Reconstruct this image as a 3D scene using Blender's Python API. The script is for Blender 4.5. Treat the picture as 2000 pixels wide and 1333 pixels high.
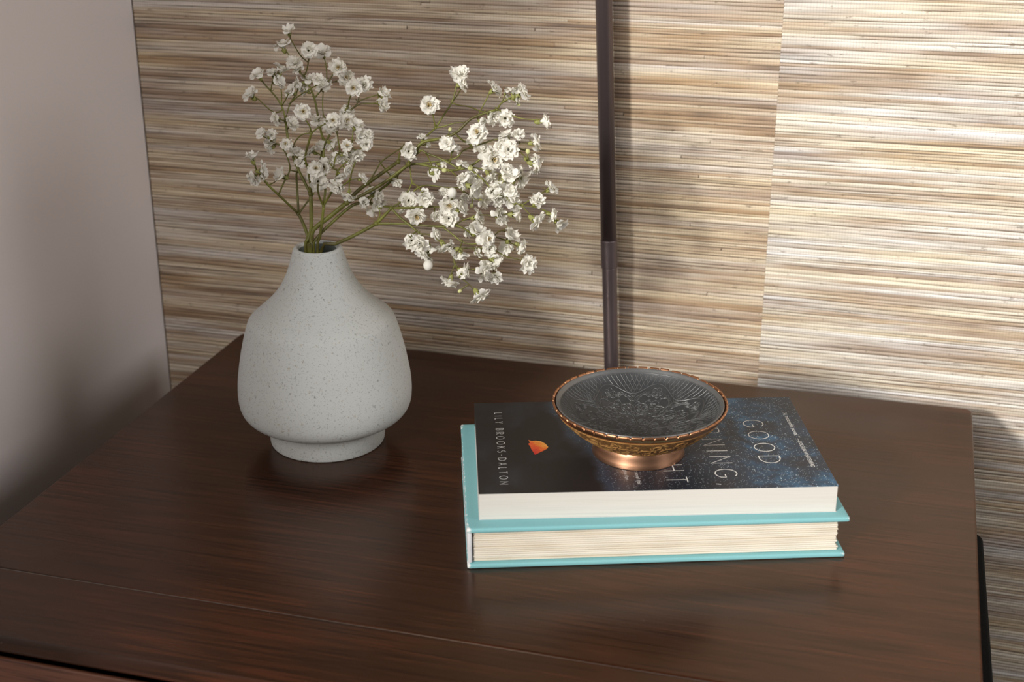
import bpy, bmesh, math, random
import numpy as np
from mathutils import Vector, Matrix, Quaternion

random.seed(7)
for o in list(bpy.data.objects):
    bpy.data.objects.remove(o, do_unlink=True)
S = bpy.context.scene
COL = S.collection
T = 0.65                                   # height of the nightstand top above the floor

# ------------------------------------------------------------------ camera
FPX = 2707.7
CAM = Vector((0.10153, -0.9775, 0.42243 + T))
YAW, PITCH, ROLL = 0.27296, 0.3805, -0.00139
_f = Vector((-math.sin(YAW) * math.cos(PITCH), math.cos(YAW) * math.cos(PITCH), -math.sin(PITCH)))
_r = Vector((math.cos(YAW), math.sin(YAW), 0))
_u = _r.cross(_f)
CR = math.cos(ROLL) * _r + math.sin(ROLL) * _u
CU = -math.sin(ROLL) * _r + math.cos(ROLL) * _u
cd = bpy.data.cameras.new('camera')
cam = bpy.data.objects.new('camera', cd)
COL.objects.link(cam)
cam.matrix_world = Matrix(((CR.x, CU.x, -_f.x, CAM.x), (CR.y, CU.y, -_f.y, CAM.y), (CR.z, CU.z, -_f.z, CAM.z), (0, 0, 0, 1)))
cd.sensor_width = 36
cd.lens = FPX * 36 / 2000
cd.clip_start = 0.02
cd.dof.use_dof = True
cd.dof.focus_distance = 0.885
cd.dof.aperture_fstop = 9
S.camera = cam

# ------------------------------------------------------------------ light
S.view_settings.view_transform = 'Standard'
S.view_settings.look = 'None'
S.view_settings.gamma = 1
S.view_settings.use_curve_mapping = False
S.view_settings.exposure = 0.0
w = bpy.data.worlds.new('world')
S.world = w
w.use_nodes = True
w.node_tree.nodes['Background'].inputs[0].default_value = (0.95, 0.97, 1.0, 1)
w.node_tree.nodes['Background'].inputs[1].default_value = 0.055


def area(name, loc, target, sx, sy, power, col, shape='RECTANGLE', spread=math.pi):
    l = bpy.data.lights.new(name, 'AREA')
    l.shape = shape
    l.size = sx
    l.size_y = sy
    l.energy = power
    l.color = col
    l.spread = spread
    o = bpy.data.objects.new(name, l)
    COL.objects.link(o)
    o.location = loc
    o.rotation_euler = (Vector(target) - Vector(loc)).to_track_quat('-Z', 'Y').to_euler()
    return o


# broad daylight from the window behind the camera, and the lamp whose beam comes past the end of the side wall
area('window_light', (-0.45, -2.5, T + 1.3), (-0.2, 0, T + 0.05), 1.5, 1.2, 29, (1.0, 0.93, 0.86))
area('side_fill_light', (2.3, -0.75, T + 1.25), (-0.49, -0.2, T + 0.3), 1.2, 1.0, 26, (1.0, 0.95, 0.92))  # added fill without a known source, brightens the plaster side wall
kl = bpy.data.lights.new('beam_light', 'SPOT')
kl.energy = 450
kl.color = (1.0, 0.97, 0.90)
kl.spot_size = math.radians(27)
kl.spot_blend = 1.0
kl.shadow_soft_size = 0.15
ko = bpy.data.objects.new('beam_light', kl)
COL.objects.link(ko)
ko.location = (-1.0, -2.55, T + 1.02)
ko.rotation_euler = (Vector((0.36, 0.035, T + 0.27)) - ko.location).to_track_quat('-Z', 'Y').to_euler()


# ------------------------------------------------------------------ helpers
def lin(c):
    return tuple(((v / 255) / 12.92 if v / 255 <= 0.04045 else ((v / 255 + 0.055) / 1.055) ** 2.4) for v in c)


def link(name, me, mat=None, parent=None, smooth=True):
    o = bpy.data.objects.new(name, me)
    COL.objects.link(o)
    if mat is not None and not me.materials:
        me.materials.append(mat)
    if smooth:
        me.polygons.foreach_set('use_smooth', [True] * len(me.polygons))
    if parent is not None:
        o.parent = parent
    return o


def mesh(name, v, f):
    me = bpy.data.meshes.new(name)
    me.from_pydata([tuple(p) for p in v], [], f)
    me.update()
    return me


def empty(name, loc, rz=0.0):
    o = bpy.data.objects.new(name, None)
    COL.objects.link(o)
    o.empty_display_size = 0.02
    o.location = loc
    o.rotation_euler = (0, 0, rz)
    return o


def tag(o, label=None, cat=None, group=None, kind=None):
    if label: o['label'] = label
    if cat: o['category'] = cat
    if group: o['group'] = group
    if kind: o['kind'] = kind
    return o


def box_mesh(name, lo, hi, bev=0.0, seg=2):
    bm = bmesh.new()
    bmesh.ops.create_cube(bm, size=1)
    for v in bm.verts:
        v.co = Vector([lo[i] + (v.co[i] + 0.5) * (hi[i] - lo[i]) for i in range(3)])
    if bev:
        bmesh.ops.bevel(bm, geom=bm.edges[:], offset=bev, segments=seg, affect='EDGES', profile=0.5)
    me = bpy.data.meshes.new(name)
    bm.to_mesh(me)
    bm.free()
    return me


def flat_shade(o):
    o.data.polygons.foreach_set('use_smooth', [False] * len(o.data.polygons))
    return o


def revolve(name, prof, n=96):
    v, f = [], []
    for r, z in prof:
        for k in range(n):
            a = 2 * math.pi * k / n
            v.append((r * math.cos(a), r * math.sin(a), z))
    for i in range(len(prof) - 1):
        for k in range(n):
            k2 = (k + 1) % n
            f.append((i * n + k, i * n + k2, (i + 1) * n + k2, (i + 1) * n + k))
    return mesh(name, v, f)


def catmull(pts, sub=6):
    P = [Vector(p) for p in pts]
    P = [2 * P[0] - P[1]] + P + [2 * P[-1] - P[-2]]
    out = []
    for i in range(1, len(P) - 2):
        for k in range(sub):
            t = k / sub
            a, b, c, d = P[i - 1], P[i], P[i + 1], P[i + 2]
            out.append(0.5 * ((2 * b) + (c - a) * t + (2 * a - 5 * b + 4 * c - d) * t * t + (3 * b - a - 3 * c + d) * t ** 3))
    out.append(P[-2])
    return out


class MB:
    def __init__(self):
        self.v, self.f = [], []

    def add(self, v, f):
        n = len(self.v)
        self.v += [tuple(p) for p in v]
        self.f += [tuple(i + n for i in q) for q in f]

    def tube(self, pts, r0, r1=None, n=6, bumps=None):
        pts = [Vector(p) for p in pts]
        r1 = r0 if r1 is None else r1
        m = len(pts)
        V, F = [], []
        up = Vector((0.13, 0.31, 0.94)).normalized()
        for i, p in enumerate(pts):
            t = (pts[min(i + 1, m - 1)] - pts[max(i - 1, 0)])
            if t.length < 1e-9: t = Vector((0, 0, 1))
            t.normalize()
            a = t.cross(up)
            if a.length < 1e-3: a = t.orthogonal()
            a.normalize()
            b = t.cross(a)
            r = r0 + (r1 - r0) * i / max(1, m - 1)
            if bumps: r *= bumps(i / max(1, m - 1))
            for k in range(n):
                an = 2 * math.pi * k / n
                V.append(p + r * (math.cos(an) * a + math.sin(an) * b))
        for i in range(m - 1):
            for k in range(n):
                k2 = (k + 1) % n
                F.append((i * n + k, i * n + k2, (i + 1) * n + k2, (i + 1) * n + k))
        F.append(tuple(range(n))[::-1])
        F.append(tuple((m - 1) * n + k for k in range(n)))
        self.add(V, F)

    def ball(self, c, r, sq=(1, 1, 1), n=8, m=5):
        V, F = [], []
        c = Vector(c)
        V.append(c + Vector((0, 0, r * sq[2])))
        for i in range(1, m):
            p = math.pi * i / m
            for k in range(n):
                a = 2 * math.pi * k / n
                V.append(c + Vector((r * sq[0] * math.sin(p) * math.cos(a), r * sq[1] * math.sin(p) * math.sin(a), r * sq[2] * math.cos(p))))
        V.append(c - Vector((0, 0, r * sq[2])))
        for k in range(n): F.append((0, 1 + k, 1 + (k + 1) % n))
        for i in range(m - 2):
            for k in range(n):
                k2 = (k + 1) % n
                F.append((1 + i * n + k, 1 + (i + 1) * n + k, 1 + (i + 1) * n + k2, 1 + i * n + k2))
        L = len(V) - 1
        for k in range(n): F.append((L, 1 + (m - 2) * n + (k + 1) % n, 1 + (m - 2) * n + k))
        self.add(V, F)

    def build(self, name, mat, parent=None, smooth=True):
        return link(name, mesh(name, self.v, self.f), mat, parent, smooth)


class Mat:
    """a small node builder"""
    def __init__(self, name):
        self.m = bpy.data.materials.new(name)
        self.m.use_nodes = True
        self.t = self.m.node_tree
        self.b = self.t.nodes['Principled BSDF']

    def n(self, kind, **kw):
        nd = self.t.nodes.new(kind)
        for k, v in kw.items():
            if k in nd.inputs: nd.inputs[k].default_value = v
            else: setattr(nd, k, v)
        return nd

    def l(self, a, b):
        self.t.links.new(a, b)

    def coord(self, scale=(1, 1, 1), loc=(0, 0, 0), rot=(0, 0, 0)):
        tc = self.n('ShaderNodeTexCoord')
        mp = self.n('ShaderNodeMapping')
        mp.inputs['Scale'].default_value = scale
        mp.inputs['Location'].default_value = loc
        mp.inputs['Rotation'].default_value = rot
        self.l(tc.outputs['Object'], mp.inputs['Vector'])
        return mp.outputs[0]

    def noise(self, vec, scale, detail=4, rough=0.55, dist=0.0):
        nd = self.n('ShaderNodeTexNoise')
        nd.inputs['Scale'].default_value = scale
        nd.inputs['Detail'].default_value = detail
        nd.inputs['Roughness'].default_value = rough
        nd.inputs['Distortion'].default_value = dist
        self.l(vec, nd.inputs['Vector'])
        return nd.outputs['Fac']

    def ramp(self, fac, stops, interp='LINEAR'):
        nd = self.n('ShaderNodeValToRGB')
        cr = nd.color_ramp
        cr.interpolation = interp
        while len(cr.elements) < len(stops): cr.elements.new(0.5)
        for e, (p, c) in zip(cr.elements, stops):
            e.position = p
            e.color = (c if len(c) == 4 else (*c, 1)) if isinstance(c, tuple) else (c, c, c, 1)
        self.l(fac, nd.inputs[0])
        return nd.outputs[0]

    def math(self, op, a, b=None, c=None, clamp=False):
        nd = self.n('ShaderNodeMath', operation=op, use_clamp=clamp)
        for i, x in enumerate((a, b, c)):
            if x is None: continue
            if isinstance(x, (int, float)): nd.inputs[i].default_value = x
            else: self.l(x, nd.inputs[i])
        return nd.outputs[0]

    def mix(self, fac, a, b, mode='MIX'):
        nd = self.n('ShaderNodeMix', data_type='RGBA', blend_type=mode)
        for s, x in ((nd.inputs[0], fac), (nd.inputs[6], a), (nd.inputs[7], b)):
            if isinstance(x, (int, float)): s.default_value = x
            elif isinstance(x, tuple): s.default_value = (*x, 1) if len(x) == 3 else x
            else: self.l(x, s)
        return nd.outputs[2]

    def bump(self, h, strength=0.3, dist=0.001):
        nd = self.n('ShaderNodeBump')
        nd.inputs['Strength'].default_value = strength
        nd.inputs['Distance'].default_value = dist
        self.l(h, nd.inputs['Height'])
        self.l(nd.outputs[0], self.b.inputs['Normal'])

    def set(self, **kw):
        for k, v in kw.items():
            s = self.b.inputs[k.replace('_', ' ')]
            if isinstance(v, (int, float)): s.default_value = v
            elif isinstance(v, tuple): s.default_value = (*v, 1) if len(v) == 3 else v
            else: self.l(v, s)
        return self


# ------------------------------------------------------------------ materials
def mat_wood(name, dark, mid, light, rough=0.33, seed=0.0, ior=1.5, stint=(1.0, 1.0, 1.0)):
    M = Mat(name)
    v1 = M.coord((5, 34, 34), (seed, seed, seed))
    v2 = M.coord((14, 420, 420), (seed, 0, 0))
    v3 = M.coord((3, 3, 3), (seed + 4, 0, 0))
    g = M.noise(v1, 1.6, 5, 0.6, 0.6)
    fine = M.noise(v2, 1.0, 3, 0.6)
    big = M.noise(v3, 2.0, 2)
    f = M.math('ADD', M.math('MULTIPLY', g, 0.36), M.math('ADD', M.math('MULTIPLY', fine, 0.42), M.math('MULTIPLY', big, 0.3)))
    c = M.ramp(f, [(0.36, dark), (0.55, mid), (0.72, light)])
    pores = M.ramp(fine, [(0.36, 0.55), (0.47, 1.0)])
    c2 = M.mix(1.0, c, pores, 'MULTIPLY')
    # sparse dust specks lying on the finish
    vo = M.n('ShaderNodeTexVoronoi')
    vo.inputs['Scale'].default_value = 70
    M.l(M.coord((1, 1, 1), (seed, 3, 0)), vo.inputs['Vector'])
    sp = M.ramp(vo.outputs['Distance'], [(0.0, 1.0), (0.028, 0.0)])
    sep = M.n('ShaderNodeSeparateColor')
    M.l(vo.outputs['Color'], sep.inputs[0])
    keep = M.math('GREATER_THAN', sep.outputs[0], 0.72)
    c3 = M.mix(M.math('MULTIPLY', M.math('MULTIPLY', sp, keep), 0.5), c2, (0.35, 0.3, 0.26))
    r = M.math('ADD', rough - 0.05, M.math('MULTIPLY', fine, 0.1))
    M.set(Base_Color=c3, Roughness=r, IOR=ior, Specular_Tint=stint)
    M.bump(fine, 0.08, 0.0006)
    return M.m


WOOD = mat_wood('cherry_wood', (0.014, 0.0046, 0.0022), (0.031, 0.0105, 0.0048), (0.085, 0.025, 0.0105), 0.25, 0.0, 1.6, (1.0, 0.62, 0.42))
WOOD_F = mat_wood('cherry_wood_drawer', (0.05, 0.018, 0.010), (0.13, 0.05, 0.028), (0.2, 0.08, 0.045), 0.45, 3.0)
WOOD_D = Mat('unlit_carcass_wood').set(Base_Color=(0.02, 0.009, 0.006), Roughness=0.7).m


def mat_plaster():
    M = Mat('painted_plaster')
    v = M.coord((1, 1, 1))
    n = M.noise(v, 240, 4)
    c = M.mix(M.noise(v, 3, 2), (0.80, 0.745, 0.745), (0.84, 0.785, 0.785))
    M.set(Base_Color=c, Roughness=0.6)
    M.bump(n, 0.12, 0.0008)
    return M.m


PLASTER = mat_plaster()


def mat_strand():
    M = Mat('grasscloth_strand')
    at = M.n('ShaderNodeVertexColor', layer_name='tint')
    v = M.coord((16, 1, 620))
    st = M.noise(v, 1.0, 5, 0.65, 0.3)
    f1 = M.ramp(st, [(0.28, 0.42), (0.42, 0.86), (0.56, 1.02), (0.75, 1.2)])
    c = M.mix(1.0, at.outputs['Color'], f1, 'MULTIPLY')
    # dark nicks where the strips are broken or knotted
    v2 = M.coord((90, 1, 330), (5, 0, 2))
    nk = M.ramp(M.noise(v2, 1.0, 4, 0.65), [(0.61, 0.0), (0.69, 1.0)])
    c = M.mix(M.math('MULTIPLY', nk, 0.6), c, (0.11, 0.075, 0.05))
    # the fine vertical binding threads
    wv = M.n('ShaderNodeTexWave', wave_type='BANDS', bands_direction='X')
    wv.inputs['Scale'].default_value = 1.0
    wv.inputs['Distortion'].default_value = 0.6
    M.l(M.coord((150, 20, 20)), wv.inputs['Vector'])
    th = M.ramp(wv.outputs['Fac'], [(0.80, 0.0), (0.97, 1.0)])
    c = M.mix(M.math('MULTIPLY', th, 0.16), c, (0.13, 0.1, 0.08))
    M.set(Base_Color=c, Roughness=0.62, Specular_IOR_Level=0.3)
    M.bump(st, 0.25, 0.0005)
    return M.m


STRAND = mat_strand()
BACKING = Mat('grasscloth_backing').set(Base_Color=(0.19, 0.14, 0.10), Roughness=0.9).m


def mat_vase():
    M = Mat('speckled_stoneware')
    v = M.coord()
    g = M.noise(v, 900, 3, 0.7)
    g2 = M.noise(v, 320, 3, 0.6)
    big = M.noise(v, 14, 3)
    base = M.mix(big, (0.50, 0.525, 0.515), (0.575, 0.60, 0.60))
    sp1 = M.ramp(g, [(0.33, 0.5), (0.43, 1.0)])
    sp2 = M.ramp(g2, [(0.29, 0.5), (0.36, 1.0)])
    c = M.mix(0.8, base, sp1, 'MULTIPLY')
    c = M.mix(0.7, c, sp2, 'MULTIPLY')
    tan = M.ramp(M.noise(M.coord((1, 1, 1), (3, 1, 2)), 420, 2), [(0.66, 0.0), (0.72, 1.0)])
    c = M.mix(M.math('MULTIPLY', tan, 0.5), c, (0.36, 0.28, 0.17))
    vo = M.n('ShaderNodeTexVoronoi')
    vo.inputs['Scale'].default_value = 130
    M.l(v, vo.inputs['Vector'])
    d = M.ramp(vo.outputs['Distance'], [(0.04, 1.0), (0.075, 0.0)])
    sc = M.n('ShaderNodeSeparateColor')
    M.l(vo.outputs['Color'], sc.inputs[0])
    c = M.mix(M.math('MULTIPLY', M.math('MULTIPLY', d, M.math('GREATER_THAN', sc.outputs[1], 0.8)), 0.8), c, (0.09, 0.07, 0.05))
    M.set(Base_Color=c, Roughness=0.72, Specular_IOR_Level=0.3)
    M.bump(g, 0.18, 0.0004)
    return M.m


VASE = mat_vase()
VASE_IN = Mat('glazed_vase_lining').set(Base_Color=(0.16, 0.18, 0.17), Roughness=0.3).m


def mat_stem():
    M = Mat('green_stem')
    v = M.coord()
    n = M.noise(v, 60, 3)
    c = M.ramp(n, [(0.3, (0.075, 0.062, 0.014)), (0.5, (0.125, 0.125, 0.022)), (0.68, (0.20, 0.21, 0.04))])
    M.set(Base_Color=c, Roughness=0.5)
    return M.m


STEM = mat_stem()
CALYX = Mat('pale_green_calyx').set(Base_Color=(0.24, 0.245, 0.07), Roughness=0.55).m


def mat_petal():
    M = Mat('white_petal')
    n = M.noise(M.coord(), 500, 2)
    c = M.mix(n, (0.86, 0.84, 0.78), (0.94, 0.93, 0.89))
    M.set(Base_Color=c, Roughness=0.7, Specular_IOR_Level=0.2)
    tr = M.n('ShaderNodeBsdfTranslucent')
    tr.inputs[0].default_value = (0.85, 0.82, 0.7, 1)
    mx = M.n('ShaderNodeMixShader')
    mx.inputs[0].default_value = 0.28
    M.l(M.b.outputs[0], mx.inputs[1])
    M.l(tr.outputs[0], mx.inputs[2])
    M.l(mx.outputs[0], M.t.nodes['Material Output'].inputs[0])
    return M.m


PETAL = mat_petal()
GREENBUD = Mat('young_bud').set(Base_Color=(0.55, 0.56, 0.26), Roughness=0.6).m
HEART = Mat('flower_heart').set(Base_Color=(0.62, 0.47, 0.2), Roughness=0.7).m


def mat_pole():
    M = Mat('bronze_lamp_metal')
    n = M.noise(M.coord((60, 60, 2)), 3, 3)
    M.set(Base_Color=M.mix(n, (0.13, 0.105, 0.11), (0.18, 0.145, 0.15)), Metallic=0.7, Roughness=0.42)
    return M.m


POLE = mat_pole()
BLACK = Mat('black_coating')
BLACK.set(Base_Color=BLACK.ramp(BLACK.noise(BLACK.coord(), 900, 2), [(0.45, 0.0025), (0.8, 0.011)]), Roughness=0.9, Specular_IOR_Level=0.2)
BLACK = BLACK.m


def mat_copper(name, c1, c2, rough, patina=0.0, metal=1.0):
    M = Mat(name)
    n = M.noise(M.coord(), 90, 4)
    c = M.mix(n, c1, c2)
    if patina:
        p = M.ramp(M.noise(M.coord((1, 1, 1), (2, 2, 2)), 700, 4, 0.7), [(0.42, patina), (0.58, 0.0)])
        c = M.mix(p, c, (0.06, 0.028, 0.010))
        M.bump(M.noise(M.coord(), 900, 3), 0.5, 0.0006)
    else:
        br = M.noise(M.coord((3, 3, 1500)), 1.0, 2)
        M.bump(br, 0.06, 0.0003)
    M.set(Base_Color=c, Metallic=metal, Roughness=rough)
    return M.m


COPPER = mat_copper('brushed_copper', (0.62, 0.33, 0.20), (0.72, 0.40, 0.25), 0.34)
COPPER_R = mat_copper('copper_rim', (0.46, 0.22, 0.11), (0.62, 0.32, 0.18), 0.36)
BRONZE = mat_copper('engraved_bronze_ground', (0.26, 0.125, 0.04), (0.42, 0.21, 0.07), 0.5, 0.6, 0.4)
BRONZE_R = mat_copper('raised_bronze', (0.56, 0.29, 0.095), (0.74, 0.42, 0.16), 0.42, 0.0, 0.55)


def mat_silver(name, a, b, rough, bmp=0.25):
    M = Mat(name)
    n = M.noise(M.coord(), 160, 4)
    M.set(Base_Color=M.mix(n, a, b), Metallic=0.6, Roughness=rough)
    M.bump(M.noise(M.coord(), 1500, 3), bmp, 0.0004)
    return M.m


SILVER = mat_silver('oxidised_silver', (0.050, 0.053, 0.057), (0.088, 0.092, 0.098), 0.45)
SILVER_R = mat_silver('raised_silver', (0.115, 0.117, 0.118), (0.165, 0.167, 0.168), 0.42, 0.1)
SILVER_L = mat_silver('plain_silver_lip', (0.16, 0.165, 0.17), (0.22, 0.225, 0.23), 0.36, 0.05)


def mat_paper(name, a, b, sc, bmp=0.3):
    M = Mat(name)
    n = M.noise(M.coord((5, 5, sc)), 1.0, 4, 0.7)
    n2 = M.noise(M.coord((18, 18, sc * 0.25)), 1.0, 3)
    c = M.ramp(M.math('ADD', M.math('MULTIPLY', n, 0.7), M.math('MULTIPLY', n2, 0.3)), [(0.35, a), (0.52, b)])
    M.set(Base_Color=c, Roughness=0.85, Specular_IOR_Level=0.15)
    M.bump(n, bmp, 0.0005)
    return M.m


PAPER_W = mat_paper('white_book_pages', (0.58, 0.555, 0.52), (0.65, 0.625, 0.585), 2600, 0.12)
PAPER_C = mat_paper('cream_book_pages', (0.60, 0.51, 0.38), (0.76, 0.71, 0.62), 1500, 0.4)


def mat_teal():
    M = Mat('worn_teal_board')
    v = M.coord()
    n = M.noise(v, 900, 3, 0.7)
    big = M.noise(v, 20, 3)
    c = M.mix(big, (0.165, 0.43, 0.475), (0.215, 0.50, 0.54))
    c = M.mix(M.math('MULTIPLY', n, 0.25), c, (0.40, 0.62, 0.63))
    # rubbed corners and edges: the white board shows through in ragged spots along the arrises
    g = M.n('ShaderNodeVertexColor', layer_name='edge')
    e = M.math('ADD', g.outputs['Color'], M.math('MULTIPLY', M.math('SUBTRACT', M.noise(v, 330, 5, 0.75), 0.5), 1.1))
    wr = M.ramp(e, [(0.86, 0.0), (1.0, 1.0)])
    c = M.mix(wr, c, (0.78, 0.80, 0.80))
    M.set(Base_Color=c, Roughness=0.62, Specular_IOR_Level=0.3)
    M.bump(n, 0.15, 0.0004)
    return M.m


TEAL = mat_teal()
SPINE = Mat('pale_worn_spine')
SPINE.set(Base_Color=SPINE.ramp(SPINE.noise(SPINE.coord(), 120, 5), [(0.4, (0.62, 0.63, 0.67)), (0.62, (0.74, 0.76, 0.79))]), Roughness=0.7)
SPINE = SPINE.m
PRINT = Mat('white_ink').set(Base_Color=(0.82, 0.82, 0.80), Roughness=0.5).m
PRINT_G = Mat('grey_white_ink').set(Base_Color=(0.62, 0.62, 0.62), Roughness=0.5).m


def mat_cover():
    """printed cover: charcoal ground, a ridge, and a star field with a blue milky way"""
    M = Mat('printed_star_cover')
    tc = M.n('ShaderNodeTexCoord')
    sx = M.n('ShaderNodeSeparateXYZ')
    M.l(tc.outputs['Object'], sx.inputs[0])
    U, V = sx.outputs[0], sx.outputs[1]
    v = M.coord()
    wob = M.math('SUBTRACT', M.noise(v, 42, 4, 0.6), 0.5)
    # where the sky starts (a slanting ridge line)
    ridge = M.math('ADD', M.math('SUBTRACT', U, M.math('ADD', 0.078, M.math('MULTIPLY', V, -0.22))), M.math('MULTIPLY', wob, 0.026))
    sky = M.ramp(M.math('MULTIPLY_ADD', ridge, 60.0, 0.5), [(0.35, 0.0), (0.62, 1.0)])
    # milky way band running from the near right corner up to the far middle
    band = M.math('ABSOLUTE', M.math('ADD', M.math('SUBTRACT', U, 0.186), M.math('MULTIPLY', M.math('SUBTRACT', V, 0.045), 0.32)))
    bandf = M.math('SUBTRACT', 1.0, M.math('MULTIPLY', band, 15.0), clamp=True)
    cl = M.noise(v, 55, 6, 0.65, 0.4)
    cl2 = M.noise(M.coord((1, 1, 1), (4, 2, 1)), 26, 5, 0.6, 0.3)
    neb = M.math('MULTIPLY', M.ramp(M.math('ADD', M.math('MULTIPLY', cl, 0.6), M.math('MULTIPLY', cl2, 0.4)), [(0.36, 0.0), (0.66, 1.0)]), M.math('ADD', M.math('MULTIPLY', bandf, 0.9), 0.12))
    skyc = M.ramp(neb, [(0.0, (0.014, 0.018, 0.026)), (0.3, (0.016, 0.032, 0.058)), (0.6, (0.028, 0.10, 0.19)), (0.9, (0.10, 0.26, 0.42))])
    haze = M.ramp(M.noise(M.coord((1, 1, 1), (8, 3, 2)), 34, 4), [(0.5, 0.0), (0.75, 1.0)])
    skyc = M.mix(M.math('MULTIPLY', haze, 0.2), skyc, (0.055, 0.045, 0.06))

    def stars(scale, rad, keep, seed):
        vo = M.n('ShaderNodeTexVoronoi')
        vo.inputs['Scale'].default_value = scale
        M.l(M.coord((1, 1, 0.001), (seed, seed, 0)), vo.inputs['Vector'])
        d = M.ramp(vo.outputs['Distance'], [(rad * 0.4, 1.0), (rad, 0.0)])
        sc = M.n('ShaderNodeSeparateColor')
        M.l(vo.outputs['Color'], sc.inputs[0])
        return M.math('MULTIPLY', d, M.math('GREATER_THAN', sc.outputs[0], keep))
    st = M.math('ADD', stars(900, 0.28, 0.45, 1.3), M.math('ADD', stars(430, 0.20, 0.6, 2.7), stars(150, 0.09, 0.6, 4.1)), clamp=True)
    dens = M.math('MULTIPLY', M.math('MULTIPLY', st, sky), M.math('ADD', 0.35, M.math('MULTIPLY', neb, 1.1)), clamp=True)
    ground = M.mix(M.ramp(M.noise(M.coord((1, 0.5, 1), (1, 6, 0)), 40, 5), [(0.5, 0.0), (0.8, 1.0)]), (0.017, 0.0155, 0.016), (0.03, 0.036, 0.046))
    glow = M.ramp(M.math('MULTIPLY_ADD', ridge, 30.0, 0.5), [(0.30, 0.0), (0.55, 1.0), (0.95, 0.0)])
    c = M.mix(sky, ground, skyc)
    c = M.mix(M.math('MULTIPLY', glow, 0.3), c, (0.075, 0.105, 0.16))
    c = M.mix(dens, c, (0.72, 0.84, 0.92))
    M.set(Base_Color=c, Roughness=0.42, Specular_IOR_Level=0.45)
    return M.m


COVER = mat_cover()


def mat_meteor():
    M = Mat('printed_orange_capsule')
    tc = M.n('ShaderNodeTexCoord')
    sx = M.n('ShaderNodeSeparateXYZ')
    M.l(tc.outputs['Object'], sx.inputs[0])
    t = M.math('ADD', M.math('MULTIPLY', M.math('SUBTRACT', sx.outputs[0], 0.032), 38.0), M.math('MULTIPLY', M.math('SUBTRACT', sx.outputs[1], 0.056), 30.0))
    t = M.math('ADD', t, M.math('MULTIPLY', M.math('SUBTRACT', M.noise(M.coord(), 330, 4), 0.5), 0.7))
    c = M.ramp(t, [(0.0, (0.62, 0.035, 0.03)), (0.3, (0.80, 0.13, 0.03)), (0.55, (0.85, 0.32, 0.05)), (0.85, (0.9, 0.62, 0.2))])
    M.set(Base_Color=c, Roughness=0.45)
    return M.m


METEOR = mat_meteor()
FLOOR = mat_wood('floor_boards', (0.10, 0.06, 0.035), (0.17, 0.10, 0.06), (0.22, 0.14, 0.085), 0.45, 9.0)

# ------------------------------------------------------------------ the room
XC, XS, YW = -0.4985, 0.0180, 0.035
WALL_TOP = 2.3
tag(flat_shade(link('floor', box_mesh('floor', (-0.62, -1.6, -0.05), (1.5, 0.16, 0.0)), FLOOR)), 'wooden floor under the nightstand', kind='structure')
wall_back = tag(flat_shade(link('wall_back', box_mesh('wall_back', (XC - 0.12, YW, 0), (1.5, YW + 0.12, WALL_TOP)), BACKING)),
                'back wall papered with natural grasscloth', kind='structure')
tag(link('wall_left', box_mesh('wall_left', (XC - 0.12, -0.95, 0), (XC, YW - 0.0001, WALL_TOP), 0.002), PLASTER), 'smooth off-white painted side wall', kind='structure')

PAL_T = np.array([0.0, 0.14, 0.32, 0.48, 0.64, 0.82, 1.0])
PAL_C = np.array([(0.23, 0.18, 0.145), (0.36, 0.265, 0.19), (0.47, 0.365, 0.265), (0.52, 0.43, 0.35), (0.58, 0.515, 0.43), (0.67, 0.61, 0.52), (0.75, 0.70, 0.62)])


def smooth_noise(rng, n, step):
    k = max(2, int(n / step) + 3)
    a = rng.uniform(-1, 1, k)
    x = np.arange(n) / step
    i = x.astype(int)
    t = x - i
    t = t * t * (3 - 2 * t)
    return a[i] * (1 - t) + a[i + 1] * t


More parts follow.
